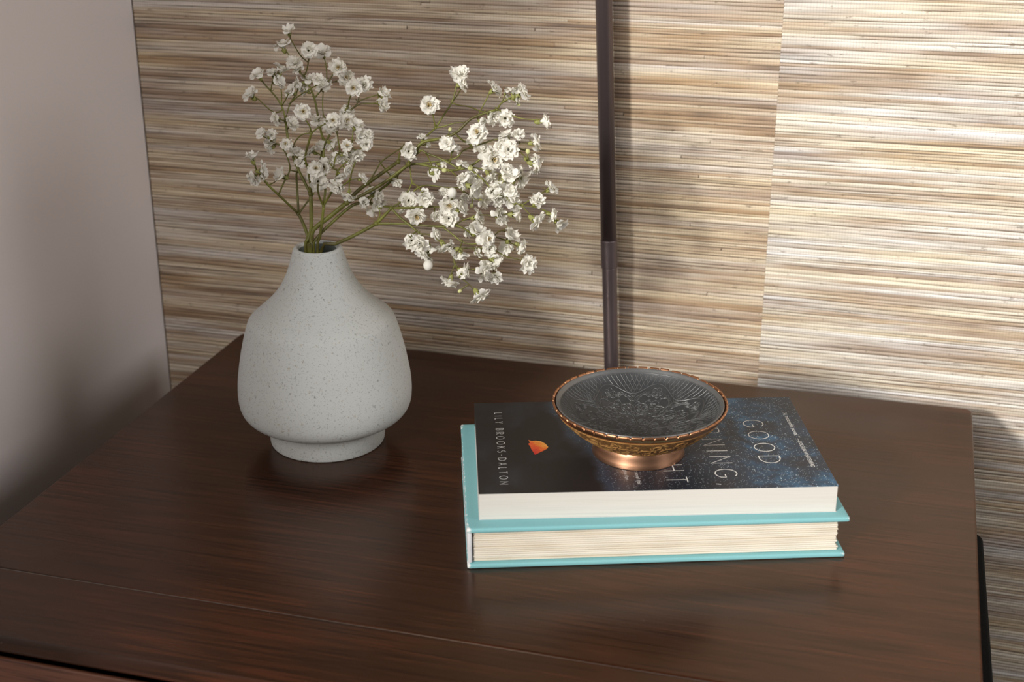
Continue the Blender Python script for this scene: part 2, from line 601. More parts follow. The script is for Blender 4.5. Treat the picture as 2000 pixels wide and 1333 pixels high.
def grasscloth(name, x0, x1, z0, z1, seed, parent, tone=(1, 1, 1)):
    """one paper drop: hand-laid grass strips, each a thin half-round ribbon with its own tint"""
    rng = np.random.default_rng(seed)
    PR = [(-1, 0.0), (-0.72, 0.62), (0, 1.0), (0.72, 0.62), (1, 0.0)]
    V, F, Cc = [], [], []
    z = z0
    step = 0.009
    nrow = 0

    def field(cell_x, cell_r, sd):
        g = np.random.default_rng(sd).uniform(-1, 1, (int(600 / cell_r) + 3, int((x1 - x0) / cell_x) + 4))

        def f(xs, row):
            u = (xs - x0) / cell_x
            i = u.astype(int)
            t = u - i
            t = t * t * (3 - 2 * t)
            r = row / cell_r
            j = int(r)
            q = r - j
            q = q * q * (3 - 2 * q)
            return (g[j, i] * (1 - t) + g[j, i + 1] * t) * (1 - q) + (g[j + 1, i] * (1 - t) + g[j + 1, i + 1] * t) * q
        return f
    patch, wide, hue, fine = field(0.075, 1.6, seed + 1), field(0.3, 5.0, seed + 2), field(0.11, 2.2, seed + 3), field(0.022, 1.0, seed + 4)
    sag = field(0.16, 6.0, seed + 5)
    while z < z1:
        pitch = rng.choice([0.0017, 0.0022, 0.0026, 0.003, 0.0036], p=[.17, .29, .28, .18, .08])
        zc = z + pitch / 2
        x = x0
        while x < x1 - 1e-6:
            ln = rng.uniform(0.2, 1.2)
            xe = min(x1, x + ln)
            if x1 - xe < 0.03: xe = x1
            n = max(2, int((xe - x) / step) + 1)
            xs = np.linspace(x, xe, n)
            t = 0.62 + 0.36 * patch(xs, nrow) + 0.16 * wide(xs, nrow) + 0.16 * fine(xs, nrow) + 0.15 * rng.normal()
            t = np.clip(t, 0, 1)
            h = hue(xs, nrow)
            col = np.stack([np.interp(t, PAL_T, PAL_C[:, k]) for k in range(3)], 1)
            col = col * np.stack([1 + 0.05 * h, 1 + 0.0 * h, 1 - 0.14 * h], 1) * np.array(tone)
            wz = smooth_noise(rng, n, 3) * 0.00016 + smooth_noise(rng, n, 9) * 0.0003 + sag(xs, nrow) * 0.0011
            hw = pitch / 2 * (1.0 + 0.16 * smooth_noise(rng, n, 4)) * rng.uniform(0.86, 1.04)
            dep = 0.0006 * rng.uniform(0.6, 1.3) + 0.00018 * smooth_noise(rng, n, 4)
            b = len(V)
            for i in range(n):
                for p, d in PR:
                    V.append((xs[i], YW - 0.0002 - d * max(dep[i], 0.0003), zc + wz[i] + p * hw[i]))
                    Cc.append(np.clip(col[i], 0, 1))
            for i in range(n - 1):
                for k in range(4):
                    F.append((b + i * 5 + k, b + (i + 1) * 5 + k, b + (i + 1) * 5 + k + 1, b + i * 5 + k + 1))
            x = xe + (rng.uniform(0.0002, 0.0008) if xe < x1 else 0)
        z += pitch * 0.985
        nrow += 1
    me = mesh(name, V, F)
    ca = me.color_attributes.new('tint', 'FLOAT_COLOR', 'POINT')
    arr = np.ones((len(V), 4), np.float32)
    arr[:, :3] = np.array(Cc)
    ca.data.foreach_set('color', arr.ravel())
    o = link(name, me, STRAND, parent)
    o['kind'] = 'stuff'
    return o


grasscloth('wallpaper_drop', XC + 0.0005, XS + 0.0002, T - 0.34, T + 0.62, 11, wall_back, (0.92, 0.86, 0.80))['label'] = 'pinkish grasscloth drop left of the seam with its dimmer light tinted in brown'  # tone tints the dimmer, browner light of this side into the strips
grasscloth('wallpaper_drop', XS + 0.0001, XS + 0.80, T - 0.34, T + 0.62, 23, wall_back)['label'] = 'pale straw grasscloth drop right of the seam'

# ------------------------------------------------------------------ the nightstand
XL, XR, YS, YF = -0.40513, 0.17668, -0.38242, -0.44869
ns = tag(empty('nightstand', (0, 0, 0)), 'dark cherry wood nightstand against the grasscloth wall', 'nightstand')


def plan_slab(name, outline, z0, z1, bev, mat, parent):
    bm = bmesh.new()
    vs = [bm.verts.new((x, y, z0)) for x, y in outline]
    f = bm.faces.new(vs)
    ex = bmesh.ops.extrude_face_region(bm, geom=[f])
    for v in ex['geom']:
        if isinstance(v, bmesh.types.BMVert): v.co.z = z1
    bmesh.ops.recalc_face_normals(bm, faces=bm.faces[:])
    if bev:
        ed = [e for e in bm.edges if abs(e.verts[0].co.z - e.verts[1].co.z) < 1e-9]
        bmesh.ops.bevel(bm, geom=ed, offset=bev, segments=3, affect='EDGES', profile=0.5)
    me = bpy.data.meshes.new(name)
    bm.to_mesh(me)
    bm.free()
    o = link(name, me, mat, parent)
    for p in me.polygons:
        if abs(p.normal.z) > 0.999: p.use_smooth = False
    return o


def arc(cx, cy, r, a0, a1, n=6):
    return [(cx + r * math.cos(math.radians(a0 + (a1 - a0) * i / n)), cy + r * math.sin(math.radians(a0 + (a1 - a0) * i / n))) for i in range(n + 1)]


plan_slab('tabletop', [(XL, YS + 0.0005), (XR + 0.0115 * YS, YS + 0.0005)] + arc(XR - 0.006, -0.006, 0.006, 0, 90) + arc(XL + 0.009, -0.009, 0.009, 90, 180), T - 0.016, T, 0.0012, WOOD, ns)
GREY = Mat('joint_glint_grey').set(Base_Color=(0.23, 0.215, 0.2), Roughness=0.8).m
flat_shade(link('joint_edge_glint', box_mesh('joint_edge_glint', (XL + 0.001, YS - 0.00052, T - 0.006), (XR - 0.0055, YS + 0.00052, T - 0.00075)), GREY, ns))  # grey strip paints the light caught along the joint's edge
# front rail with a rounded nose
prof = [(YS - 0.0005, T - 0.016), (YS - 0.0005, T - 0.0004), (YS - 0.0009, T)]
prof += [(YF + 0.0062 - 0.0062 * math.sin(a), T - 0.0052 + 0.0052 * math.cos(a)) for a in [math.pi / 2 * k / 7 for k in range(8)]]
prof += [(YF + 0.0004, T - 0.0063), (YF + 0.0012, T - 0.0067), (YF + 0.056, T - 0.0067), (YF + 0.056, T - 0.016)]
vv = [(XL, y, z) for y, z in prof] + [(XR + 0.0115 * y, y, z) for y, z in prof]
n_ = len(prof)
ff = [(i, (i + 1) % n_, n_ + (i + 1) % n_, n_ + i) for i in range(n_)] + [tuple(range(n_))[::-1], tuple(range(n_, 2 * n_))]
o = link('front_rail', mesh('front_rail', vv, ff), WOOD, ns)
for p in o.data.polygons:
    p.use_smooth = len(p.vertices) == 4 and p.normal.z < 0.9999 and 2 < p.index < 12
bx = lambda name, lo, hi, m, b=0.001: link(name, box_mesh(name, lo, hi, b), m, ns)
bx('side_panel', (XL + 0.012, YF + 0.014, 0.05), (XL + 0.032, -0.012, T - 0.0162), WOOD)
bx('side_panel', (XR - 0.032, YF + 0.014, 0.05), (XR - 0.0125, -0.012, T - 0.0162), WOOD)
bx('back_panel', (XL + 0.0325, -0.022, 0.06), (XR - 0.0325, -0.013, T - 0.0165), WOOD_D)
bx('bottom_panel', (XL + 0.0325, YF + 0.03, 0.08), (XR - 0.0325, -0.0225, 0.095), WOOD_D)
for zt, zb in ((T - 0.0112, T - 0.20), (T - 0.204, T - 0.38), (T - 0.384, 0.09)):
    bx('drawer_front', (XL + 0.004, YF + 0.0008, zb), (XR - 0.0125, YF + 0.0036, zt), WOOD_F, 0.0009)
for x in (XL + 0.012, XR - 0.062):
    for y in (YF + 0.015, -0.062):
        bx('leg', (x, y, 0), (x + 0.05, y + 0.05, 0.0495), WOOD)

# black panel at the right-hand side of the nightstand
XB = XR - 0.0045
o = plan_slab('black_panel', [(XB, -0.9), (XB + 0.0152, -0.9)] + arc(XB + 0.0042, -0.100, 0.011, 0, 85, 8) + [(XB, -0.089)], 0, T - 0.052, 0.002, BLACK, None)
tag(o, 'black panel with a rounded end beside the right edge of the nightstand', 'panel')

# ------------------------------------------------------------------ floor lamp pole behind the nightstand
lamp = tag(empty('floor_lamp', (-0.0943 + 0.0295, 0.012, 0)), 'thin dark bronze lamp pole rising behind the nightstand', 'lamp')
LT = (-0.10720 + 0.09434) / 0.282          # the pole leans a touch to the left


def lp(z, y=0.0):
    return Vector((LT * (z - T) - 0.0295, y, z))


mb = MB()
mb.tube([lp(0.018), lp(T + 0.08), lp(T + 0.0806)], 0.0057, n=28)
mb.build('lower_tube', POLE, lamp)
mb = MB()
z0, z1 = T + 0.0806, T + 0.1027
mb.tube([lp(z0), lp(z0 + 0.0002), lp(z0 + 0.0008), lp(z1 - 0.0008), lp(z1 - 0.0002), lp(z1)], 0.00635, n=28, bumps=lambda t: 0.93 if t in (0.0, 1.0) else 1.0)
mb.build('collar', POLE, lamp)
mb = MB()
mb.tube([lp(z1 - 0.0002), lp(T + 0.5), lp(T + 0.9)], 0.00605, n=28)
mb.build('upper_tube', POLE, lamp)
me = revolve('lamp_base', [(0.0001, 0), (0.016, 0), (0.0165, 0.003), (0.0165, 0.016), (0.014, 0.02), (0.0001, 0.021)], 32)
lb = link('lamp_base', me, POLE, lamp)
lb.location = (lp(0).x, 0, 0)
me = revolve('lamp_shade', [(0.013, 0.0), (0.019, 0.0), (0.021, 0.012), (0.019, 0.03), (0.0125, 0.046), (0.0001, 0.05)], 32)
ls = link('lamp_shade', me, POLE, lamp)
ls.location = lp(T + 0.9)

# ------------------------------------------------------------------ the vase
VX, VY = -0.2580, -0.1700
vase = tag(empty('vase', (VX, VY, T)), 'speckled pale grey stoneware bud vase holding the flowers', 'vase')
vp = [(0.0385, 0.0), (0.0392, 0.0006), (0.0396, 0.003), (0.0402, 0.010), (0.0412, 0.0148), (0.0430, 0.0166), (0.0470, 0.0181), (0.0525, 0.0207), (0.0563, 0.0243), (0.0584, 0.0288),
      (0.0592, 0.0345), (0.0593, 0.0400), (0.0587, 0.048), (0.0573, 0.057), (0.0555, 0.0665), (0.0531, 0.0765), (0.0508, 0.0845), (0.0493, 0.0888), (0.0480, 0.0908), (0.0455, 0.0932),
      (0.0405, 0.0975), (0.0350, 0.1025), (0.0300, 0.1080), (0.0257, 0.1140), (0.0223, 0.1205), (0.0196, 0.1275), (0.0176, 0.1340), (0.0166, 0.1375), (0.0162, 0.1388), (0.0154, 0.1398), (0.0143, 0.1401), (0.0132, 0.1396), (0.0125, 0.1382)]
pts = catmull([(r, 0, z) for r, z in vp], 4)
body = link('body', revolve('body', [(0.0001, 0.0012), (0.034, 0.0012), (0.0365, 0.0)] + [(p.x, p.z) for p in pts], 128), VASE, vase)
link('inner_wall', revolve('inner_wall', [(0.0125, 0.1382), (0.0122, 0.134), (0.0135, 0.127), (0.018, 0.117), (0.03, 0.104), (0.044, 0.09), (0.052, 0.06), (0.05, 0.03), (0.036, 0.012), (0.0001, 0.010)], 64), VASE_IN, vase)

# ------------------------------------------------------------------ books
PA, PW, PH, PL = 0.31678, 0.1270, 0.01723, 0.21
HA, HL, HW, HH = 0.33172, 0.22362, 0.14178, 0.02653
ZH = T + HH
ZB = T + HH + PH


def edge_box(name, lo, hi, bev, keep=None):
    """a bevelled board whose arrises carry an 'edge' attribute (used for rubbed corners)"""
    bm = bmesh.new()
    nx, ny = 60, 40
    bmesh.ops.create_cube(bm, size=1)
    for v in bm.verts:
        v.co = Vector([lo[i] + (v.co[i] + 0.5) * (hi[i] - lo[i]) for i in range(3)])
    bmesh.ops.bevel(bm, geom=bm.edges[:], offset=bev, segments=3, affect='EDGES', profile=0.5)
    for ax, n in ((0, nx), (1, ny)):
        for k in range(1, n):
            c = lo[ax] + (hi[ax] - lo[ax]) * k / n
            pl = Vector((0, 0, 0)); pl[ax] = c
            no = Vector((0, 0, 0)); no[ax] = 1
            bmesh.ops.bisect_plane(bm, geom=bm.verts[:] + bm.edges[:] + bm.faces[:], plane_co=pl, plane_no=no)
    me = bpy.data.meshes.new(name)
    bm.to_mesh(me)
    bm.free()
    ca = me.color_attributes.new('edge', 'FLOAT_COLOR', 'POINT')
    for i, v in enumerate(me.vertices):
        p = v.co
        d = [min(p[k] - lo[k], hi[k] - p[k]) for k in range(3)]
        d.sort()
        e = 1 - min(1.0, (d[0] + d[1]) / 0.0022)
        corner = 1 - min(1.0, max(0, math.hypot(min(p.x - lo[0], hi[0] - p.x), min(p.y - lo[1], hi[1] - p.y))) / 0.008)
        e = min(1.0, 0.76 * e + 0.45 * corner)
        if p.x - lo[0] < 0.0016: e = min(1, e + 0.34)
        ca.data[i].color = (e, e, e, 1)
    return me


hb = tag(empty('hardback_book', (-0.11194, -0.31178, T), HA), 'thick worn teal hardback book with cream pages lying under the paperback', 'book')
BT = 0.0031
link('front_board', edge_box('front_board', (0, 0, HH - BT), (HL, HW, HH), 0.0011), TEAL, hb)
link('back_board', edge_box('back_board', (0, 0, 0), (HL - 0.001, HW, BT), 0.0011), TEAL, hb)
link('spine', box_mesh('spine', (0.0004, 0.0012, BT + 0.00005), (0.0030, HW - 0.0012, HH - BT - 0.00005), 0.0008), SPINE, hb)
# page block: gathered sections with a deckled fore-edge at the right
rng = random.Random(5)
mb = MB()
z = BT + 0.00015
zt = HH - BT - 0.00015
nsec = 15
hs = (zt - z) / nsec
for k in range(nsec):
    zz0, zz1 = z + k * hs + 0.00007, z + (k + 1) * hs - 0.00007
    ny = 34
    near = 0.0031 + rng.uniform(-0.0003, 0.0004)
    left = 0.0034 + rng.uniform(0, 0.0006)
    R = []
    for j in range(ny + 1):
        y = near + (HW - 0.0062) * j / ny
        R.append((HL - 0.0056 + rng.uniform(-0.0011, 0.0005) + 0.0004 * math.sin(k * 1.9), y))
    out = [(left, near)] + R + [(left, near + HW - 0.0062)]
    n = len(out)
    mz = (zz0 + zz1) / 2
    ins = 0.00022
    rings = [(zz0, ins), (zz0 + hs * 0.2, 0), (zz1 - hs * 0.2, 0), (zz1, ins)]
    V = []
    for zz, s in rings:
        V += [(x + (s if x < 0.01 else -s), y + (s if y < HW / 2 else -s), zz) for x, y in out]
    Fq = [(a * n + i, a * n + (i + 1) % n, (a + 1) * n + (i + 1) % n, (a + 1) * n + i) for a in range(3) for i in range(n)]
    Fq += [tuple(range(n))[::-1], tuple(3 * n + i for i in range(n))]
    mb.add(V, Fq)
mb.build('pages', PAPER_C, hb, smooth=False)

pb = tag(empty('paperback_book', (-0.10838, -0.2997, ZH), PA), 'dark paperback with a starry blue cover lying on the teal hardback', 'book')
CT = 0.00035
flat_shade(link('pages', box_mesh('pages', (0.0004, 0.0002, CT), (PL - 0.0004, PW - 0.0006, PH - CT), 0.0002, 1), PAPER_W, pb))
cov = link('front_cover', box_mesh('front_cover', (0, 0, PH - CT + 0.00001), (PL, PW, PH), 0.00012, 1), COVER, pb)
flat_shade(cov)
flat_shade(link('back_cover', box_mesh('back_cover', (0, 0, 0), (PL, PW, CT - 0.00001), 0.00012, 1), PRINT_G, pb))
flat_shade(link('spine', box_mesh('spine', (0, PW - 0.00055, CT), (PL, PW, PH - CT), 0.00012, 1), COVER, pb))
ZP = PH + 0.00004


def circ(cx, cy, rx, ry, a0, a1, n=20):
    return [(cx + rx * math.cos(math.radians(a0 + (a1 - a0) * i / n)), cy + ry * math.sin(math.radians(a0 + (a1 - a0) * i / n))) for i in range(n + 1)]


GL = {  # stroke letters: width, polylines in a cap-height-1 box
    'G': (0.80, [circ(0.42, 0.5, 0.42, 0.5, 50, 300, 26) + [(0.80, 0.22), (0.80, 0.44), (0.50, 0.44)]]),
    'O': (0.88, [circ(0.44, 0.5, 0.44, 0.5, 0, 360, 36)]),
    'D': (0.74, [[(0, 0), (0, 1), (0.22, 1)] + circ(0.22, 0.5, 0.52, 0.5, 90, -90, 22) + [(0, 0)]]),
    'M': (0.86, [[(0, 0), (0.08, 1), (0.43, 0.12), (0.78, 1), (0.86, 0)]]),
    'R': (0.58, [[(0, 0), (0, 1), (0.28, 1)] + circ(0.28, 0.74, 0.27, 0.26, 90, -90, 14) + [(0, 0.48)], [(0.26, 0.48), (0.58, 0)]]),
    'N': (0.66, [[(0, 0), (0, 1), (0.66, 0), (0.66, 1)]]),
    'I': (0.0, [[(0, 0), (0, 1)]]),
    'H': (0.62, [[(0, 0), (0, 1)], [(0.62, 0), (0.62, 1)], [(0, 0.52), (0.62, 0.52)]]),
    'T': (0.56, [[(0, 1), (0.56, 1)], [(0.28, 1), (0.28, 0)]]),
    'L': (0.40, [[(0, 1), (0, 0), (0.40, 0)]]),
    'Y': (0.54, [[(0, 1), (0.27, 0.48), (0.54, 1)], [(0.27, 0.48), (0.27, 0)]]),
    'B': (0.50, [[(0, 0), (0, 1), (0.24, 1)] + circ(0.24, 0.76, 0.22, 0.24, 90, -90, 10) + [(0, 0.52)], [(0.24, 0.52)] + circ(0.25, 0.26, 0.25, 0.26, 90, -90, 10) + [(0, 0)]]),
    'K': (0.52, [[(0, 0), (0, 1)], [(0.5, 1), (0.02, 0.45)], [(0.16, 0.6), (0.52, 0)]]),
    'S': (0.46, [circ(0.23, 0.75, 0.22, 0.25, 40, 250, 14) + circ(0.23, 0.26, 0.23, 0.26, 80, -150, 14)]),
    'A': (0.60, [[(0, 0), (0.30, 1), (0.60, 0)], [(0.10, 0.33), (0.50, 0.33)]]),
    '-': (0.28, [[(0, 0.48), (0.28, 0.48)]]),
    ',': (0.05, [[(0.06, 0.08), (0.0, -0.14)]]),
    ' ': (0.30, []),
}


def lettering(name, text, u_base, u_cap, v0, v1, stroke, mat, squeeze=None):
    """stroke lettering that reads from the spine (far) side to the fore-edge (near) side; cap tops point to +u"""
    cap = u_cap - u_base
    tot = sum(GL[c][0] for c in text)
    gaps = len(text) - 1
    xs = squeeze or 1.0
    gap = ((v0 - v1) / cap - tot * xs) / gaps
    mb = MB()
    x = 0.0
    for c in text:
        wd, pls = GL[c]
        for pl in pls:
            P = [Vector((u_base + q[1] * cap, v0 - (x + q[0] * xs) * cap, 0)) for q in pl]
            closed = (P[0] - P[-1]).length < 1e-6
            if closed: P = P[:-1]
            n = len(P)
            Lf, Rt = [], []
            for i in range(n):
                a = P[(i - 1) % n] if (closed or i > 0) else None
                b = P[(i + 1) % n] if (closed or i < n - 1) else None
                d1 = (P[i] - a).normalized() if a is not None else (b - P[i]).normalized()
                d2 = (b - P[i]).normalized() if b is not None else d1
                m = (d1 + d2)
                m = m.normalized() if m.length > 1e-3 else d1
                nn = Vector((-m.y, m.x, 0))
                k = min(2.2, 1 / max(0.35, abs(m.dot(d1))))
                p = P[i].copy()
                if not closed and i == 0: p -= d1 * stroke * 0.0
                Lf.append(p + nn * stroke / 2 * k)
                Rt.append(p - nn * stroke / 2 * k)
            V = [(q.x, q.y, ZP) for q in Lf + Rt]
            F = [(i, i + 1, n + i + 1, n + i) for i in range(n - 1)]
            if closed: F.append((n - 1, 0, n, 2 * n - 1))
            mb.add(V, F)
        x += wd * xs + gap
    o = mb.build(name, mat, cov, smooth=False)
    return o


ti = [lettering('title_lettering', 'GOOD', 0.1712, 0.1838, 0.0918, 0.0312, 0.00062, PRINT),
      lettering('title_lettering', 'MORNING,', 0.1408, 0.1537, 0.1195, 0.0052, 0.00062, PRINT),
      lettering('title_lettering', 'MIDNIGHT', 0.1106, 0.1230, 0.1175, 0.0085, 0.00062, PRINT)]
lettering('author_lettering', 'LILY BROOKS-DALTON', 0.0129, 0.0176, 0.1108, 0.0112, 0.00042, PRINT_G)
for o, t in zip(ti, ('white thin capitals reading GOOD', 'white thin capitals reading MORNING', 'white thin capitals reading MIDNIGHT')): o['label'] = t


def small_text(name, s, u, v0, v1, size, shear, mat, caps=False):
    cu = bpy.data.curves.new(name, 'FONT')
    cu.body = s
    cu.size = size
    cu.shear = shear
    cu.resolution_u = 2
    cu.fill_mode = 'BOTH'
    tmp = bpy.data.objects.new('tmp_text', cu)
    COL.objects.link(tmp)
    bpy.context.view_layer.update()
    me = bpy.data.meshes.new_from_object(tmp.evaluated_get(bpy.context.evaluated_depsgraph_get()))
    bpy.data.objects.remove(tmp, do_unlink=True)
    xs = [v.co.x for v in me.vertices]
    k = (v0 - v1) / (max(xs) - min(xs))
    x0 = min(xs)
    for v in me.vertices:
        v.co = Vector((u + v.co.y, v0 - (v.co.x - x0) * k, ZP))
    me.materials.clear()
    return flat_shade(link(name, me, mat, cov))


small_text('quote_lettering', '\u201cA masterful novel.\u201d', 0.2001, 0.1032, 0.0655, 0.0040, 0.25, PRINT)
small_text('quote_lettering', '\u2014COLSON WHITEHEAD', 0.1999, 0.0638, 0.0245, 0.0036, 0.0, PRINT)
small_text('quote_lettering', 'ic novel that', 0.0932, 0.0262, 0.0072, 0.0036, 0.25, PRINT_G)
small_text('quote_lettering', 'gton Post', 0.0868, 0.0262, 0.0130, 0.0033, 0.25, PRINT_G)
# the little orange capsule printed on the cover
mo = [(0.0443, 0.0590), (0.0430, 0.0635), (0.0405, 0.0670), (0.0372, 0.0686), (0.0345, 0.0682), (0.0326, 0.0696), (0.0334, 0.0655), (0.0322, 0.0640), (0.0333, 0.0600), (0.0336, 0.0570), (0.0345, 0.0530), (0.0355, 0.0487), (0.0388, 0.0520), (0.0415, 0.0545), (0.0434, 0.0566)]
o = link('printed_capsule', mesh('printed_capsule', [(u, v, ZP) for u, v in mo] + [(0.0385, 0.0610, ZP)], [(i, (i + 1) % len(mo), len(mo)) for i in range(len(mo))]), METEOR, cov, False)
o['label'] = 'small orange red capsule shape printed on the cover'

# ------------------------------------------------------------------ the copper bowl
BX, BY = -0.0304, -0.2194
bowl = tag(empty('footed_bowl', (BX, BY, ZB)), 'small engraved copper footed bowl with a silver lining standing on the paperback', 'bowl')
link('foot', revolve('foot', [(0.024, 0.0002), (0.0282, 0.0), (0.0284, 0.0006), (0.0276, 0.003), (0.0269, 0.006), (0.0266, 0.0092), (0.0262, 0.0098), (0.02, 0.0098)], 96), COPPER, bowl)
OUT = [(0.0215, 0.0094), (0.0262, 0.0097), (0.0305, 0.0114), (0.0358, 0.0147), (0.0410, 0.0188), (0.0455, 0.0230), (0.0488, 0.0266), (0.0505, 0.0288)]
oc = [(p.x, p.z) for p in catmull([(r, 0, z) for r, z in OUT], 4)]
link('outer_wall', revolve('outer_wall', oc, 128), BRONZE, bowl)
# rim: a plain band, nicked all round
NL = 46
rim = MB()
ns_ = 14
NA = NL * ns_
rp = [(0.0502, 0.0284), (0.0516, 0.0299), (0.0527, 0.0318), (0.0531, 0.0331), (0.0527, 0.0337), (0.0519, 0.0336), (0.0514, 0.0325), (0.0508, 0.0306)]
rr_ = random.Random(3)
jit = [rr_.uniform(-1, 1) for _ in range(NL)]
V, F = [], []
for k in range(NA):
    a = 2 * math.pi * k / NA + 0.012 * jit[k // ns_]
    ph = k % ns_
    nick = 1.0 if ph in (0, 1) else 0.0
    for r, z in rp:
        t = min(1, max(0, (z - 0.0312) / 0.0025))
        r2 = r - nick * 0.0009 * t * (1 if r > 0.0523 else 0) + 0.0001 * jit[k // ns_] * t
        z2 = z - nick * 0.0012 * t + 0.00018 * jit[k // ns_] * t
        V.append((r2 * math.cos(a), r2 * math.sin(a), z2))
m = len(rp)
for k in range(NA):
    k2 = (k + 1) % NA
    for j in range(m):
        j2 = (j + 1) % m
        F.append((k * m + j, k2 * m + j, k2 * m + j2, k * m + j2))
link('rim', mesh('rim', V, F), COPPER_R, bowl)
# silver lining
ZI = [(0.0001, 0.0138), (0.010, 0.0141), (0.020, 0.0155), (0.030, 0.0185), (0.038, 0.0222), (0.0440, 0.0264), (0.0468, 0.0292), (0.0486, 0.0316)]
ip = [(p.x, p.z) for p in catmull([(r, 0, z) for r, z in ZI], 6)]
link('lining', revolve('lining', ip, 128), SILVER, bowl)
link('lining_lip', revolve('lining_lip', [(0.0484, 0.0314), (0.0492, 0.0322), (0.0498, 0.0331), (0.0503, 0.0335), (0.0508, 0.0333), (0.0509, 0.0325), (0.0502, 0.0306)], 128), SILVER_L, bowl)
_ir = [p[0] for p in ip]
_iz = [p[1] for p in ip]


def zin(r):
    return float(np.interp(r, _ir, _iz))


class Ridge(MB):
    def ridge(self, pts3, nrm, w, h):
        P = [Vector(p) for p in pts3]
        n = len(P)
        V, F = [], []
        for i in range(n):
            t = P[min(i + 1, n - 1)] - P[max(i - 1, 0)]
            if t.length < 1e-9: t = Vector((1, 0, 0))
            t.normalize()
            N = Vector(nrm[i])
            s = t.cross(N).normalized()
            tp = min(1.0, 4 * i / max(1, n - 1) + 0.3, 4 * (n - 1 - i) / max(1, n - 1) + 0.3)
            V += [P[i] - s * w * tp / 2 - N * 0.00008, P[i] + N * h * tp, P[i] + s * w * tp / 2 - N * 0.00008]
        for i in range(n - 1):
            F += [(3 * i, 3 * i + 3, 3 * i + 4, 3 * i + 1), (3 * i + 1, 3 * i + 4, 3 * i + 5, 3 * i + 2)]
        self.add(V, F)


eng = Ridge()


def inn(poly, w=0.00045, h=0.00022):
    h *= 1.6
    P, N = [], []
    poly = [(x * 1.035, y * 1.035) for x, y in poly]
    for x, y in poly:
        r = math.hypot(x, y)
        P.append((x, y, zin(r)))
        dz = (zin(r + 2e-4) - zin(max(0, r - 2e-4))) / 4e-4
        rr = max(r, 1e-6)
        N.append(Vector((-dz * x / rr, -dz * y / rr, 1)).normalized())
    eng.ridge(P, N, w, h)


def pol(r, a):
    return (r * math.cos(a), r * math.sin(a))


def spiral(c, r0, turns, a0, sgn, n=26):
    return [(c[0] + r0 * (1 - 0.82 * i / n) * math.cos(a0 + sgn * 2 * math.pi * turns * i / n), c[1] + r0 * (1 - 0.82 * i / n) * math.sin(a0 + sgn * 2 * math.pi * turns * i / n)) for i in range(n + 1)]


def flower(c, R, rot, petals=5):
    for k in range(petals):
        a = rot + 2 * math.pi * k / petals
        cc = (c[0] + 0.62 * R * math.cos(a), c[1] + 0.62 * R * math.sin(a))
        inn([(cc[0] + 0.40 * R * math.cos(t), cc[1] + 0.40 * R * math.sin(t)) for t in [a - 2.4 + 4.8 * i / 10 for i in range(11)]], 0.00042, 0.00024)
        inn([(c[0] + q * R * math.cos(a), c[1] + q * R * math.sin(a)) for q in (0.3, 0.6, 0.85)], 0.0003, 0.00014)
    inn([(c[0] + 0.22 * R * math.cos(t), c[1] + 0.22 * R * math.sin(t)) for t in [2 * math.pi * i / 10 for i in range(11)]], 0.0004, 0.0002)


def leaf(p, a, L, wd):
    for s in (-1, 1):
        inn([(p[0] + L * t * math.cos(a) - s * wd * math.sin(math.pi * t) * math.sin(a), p[1] + L * t * math.sin(a) + s * wd * math.sin(math.pi * t) * math.cos(a)) for t in [i / 8 for i in range(9)]], 0.00036, 0.0002)
    inn([(p[0] + L * t * math.cos(a), p[1] + L * t * math.sin(a)) for t in (0, 0.3, 0.6, 0.85)], 0.00026, 0.00012)


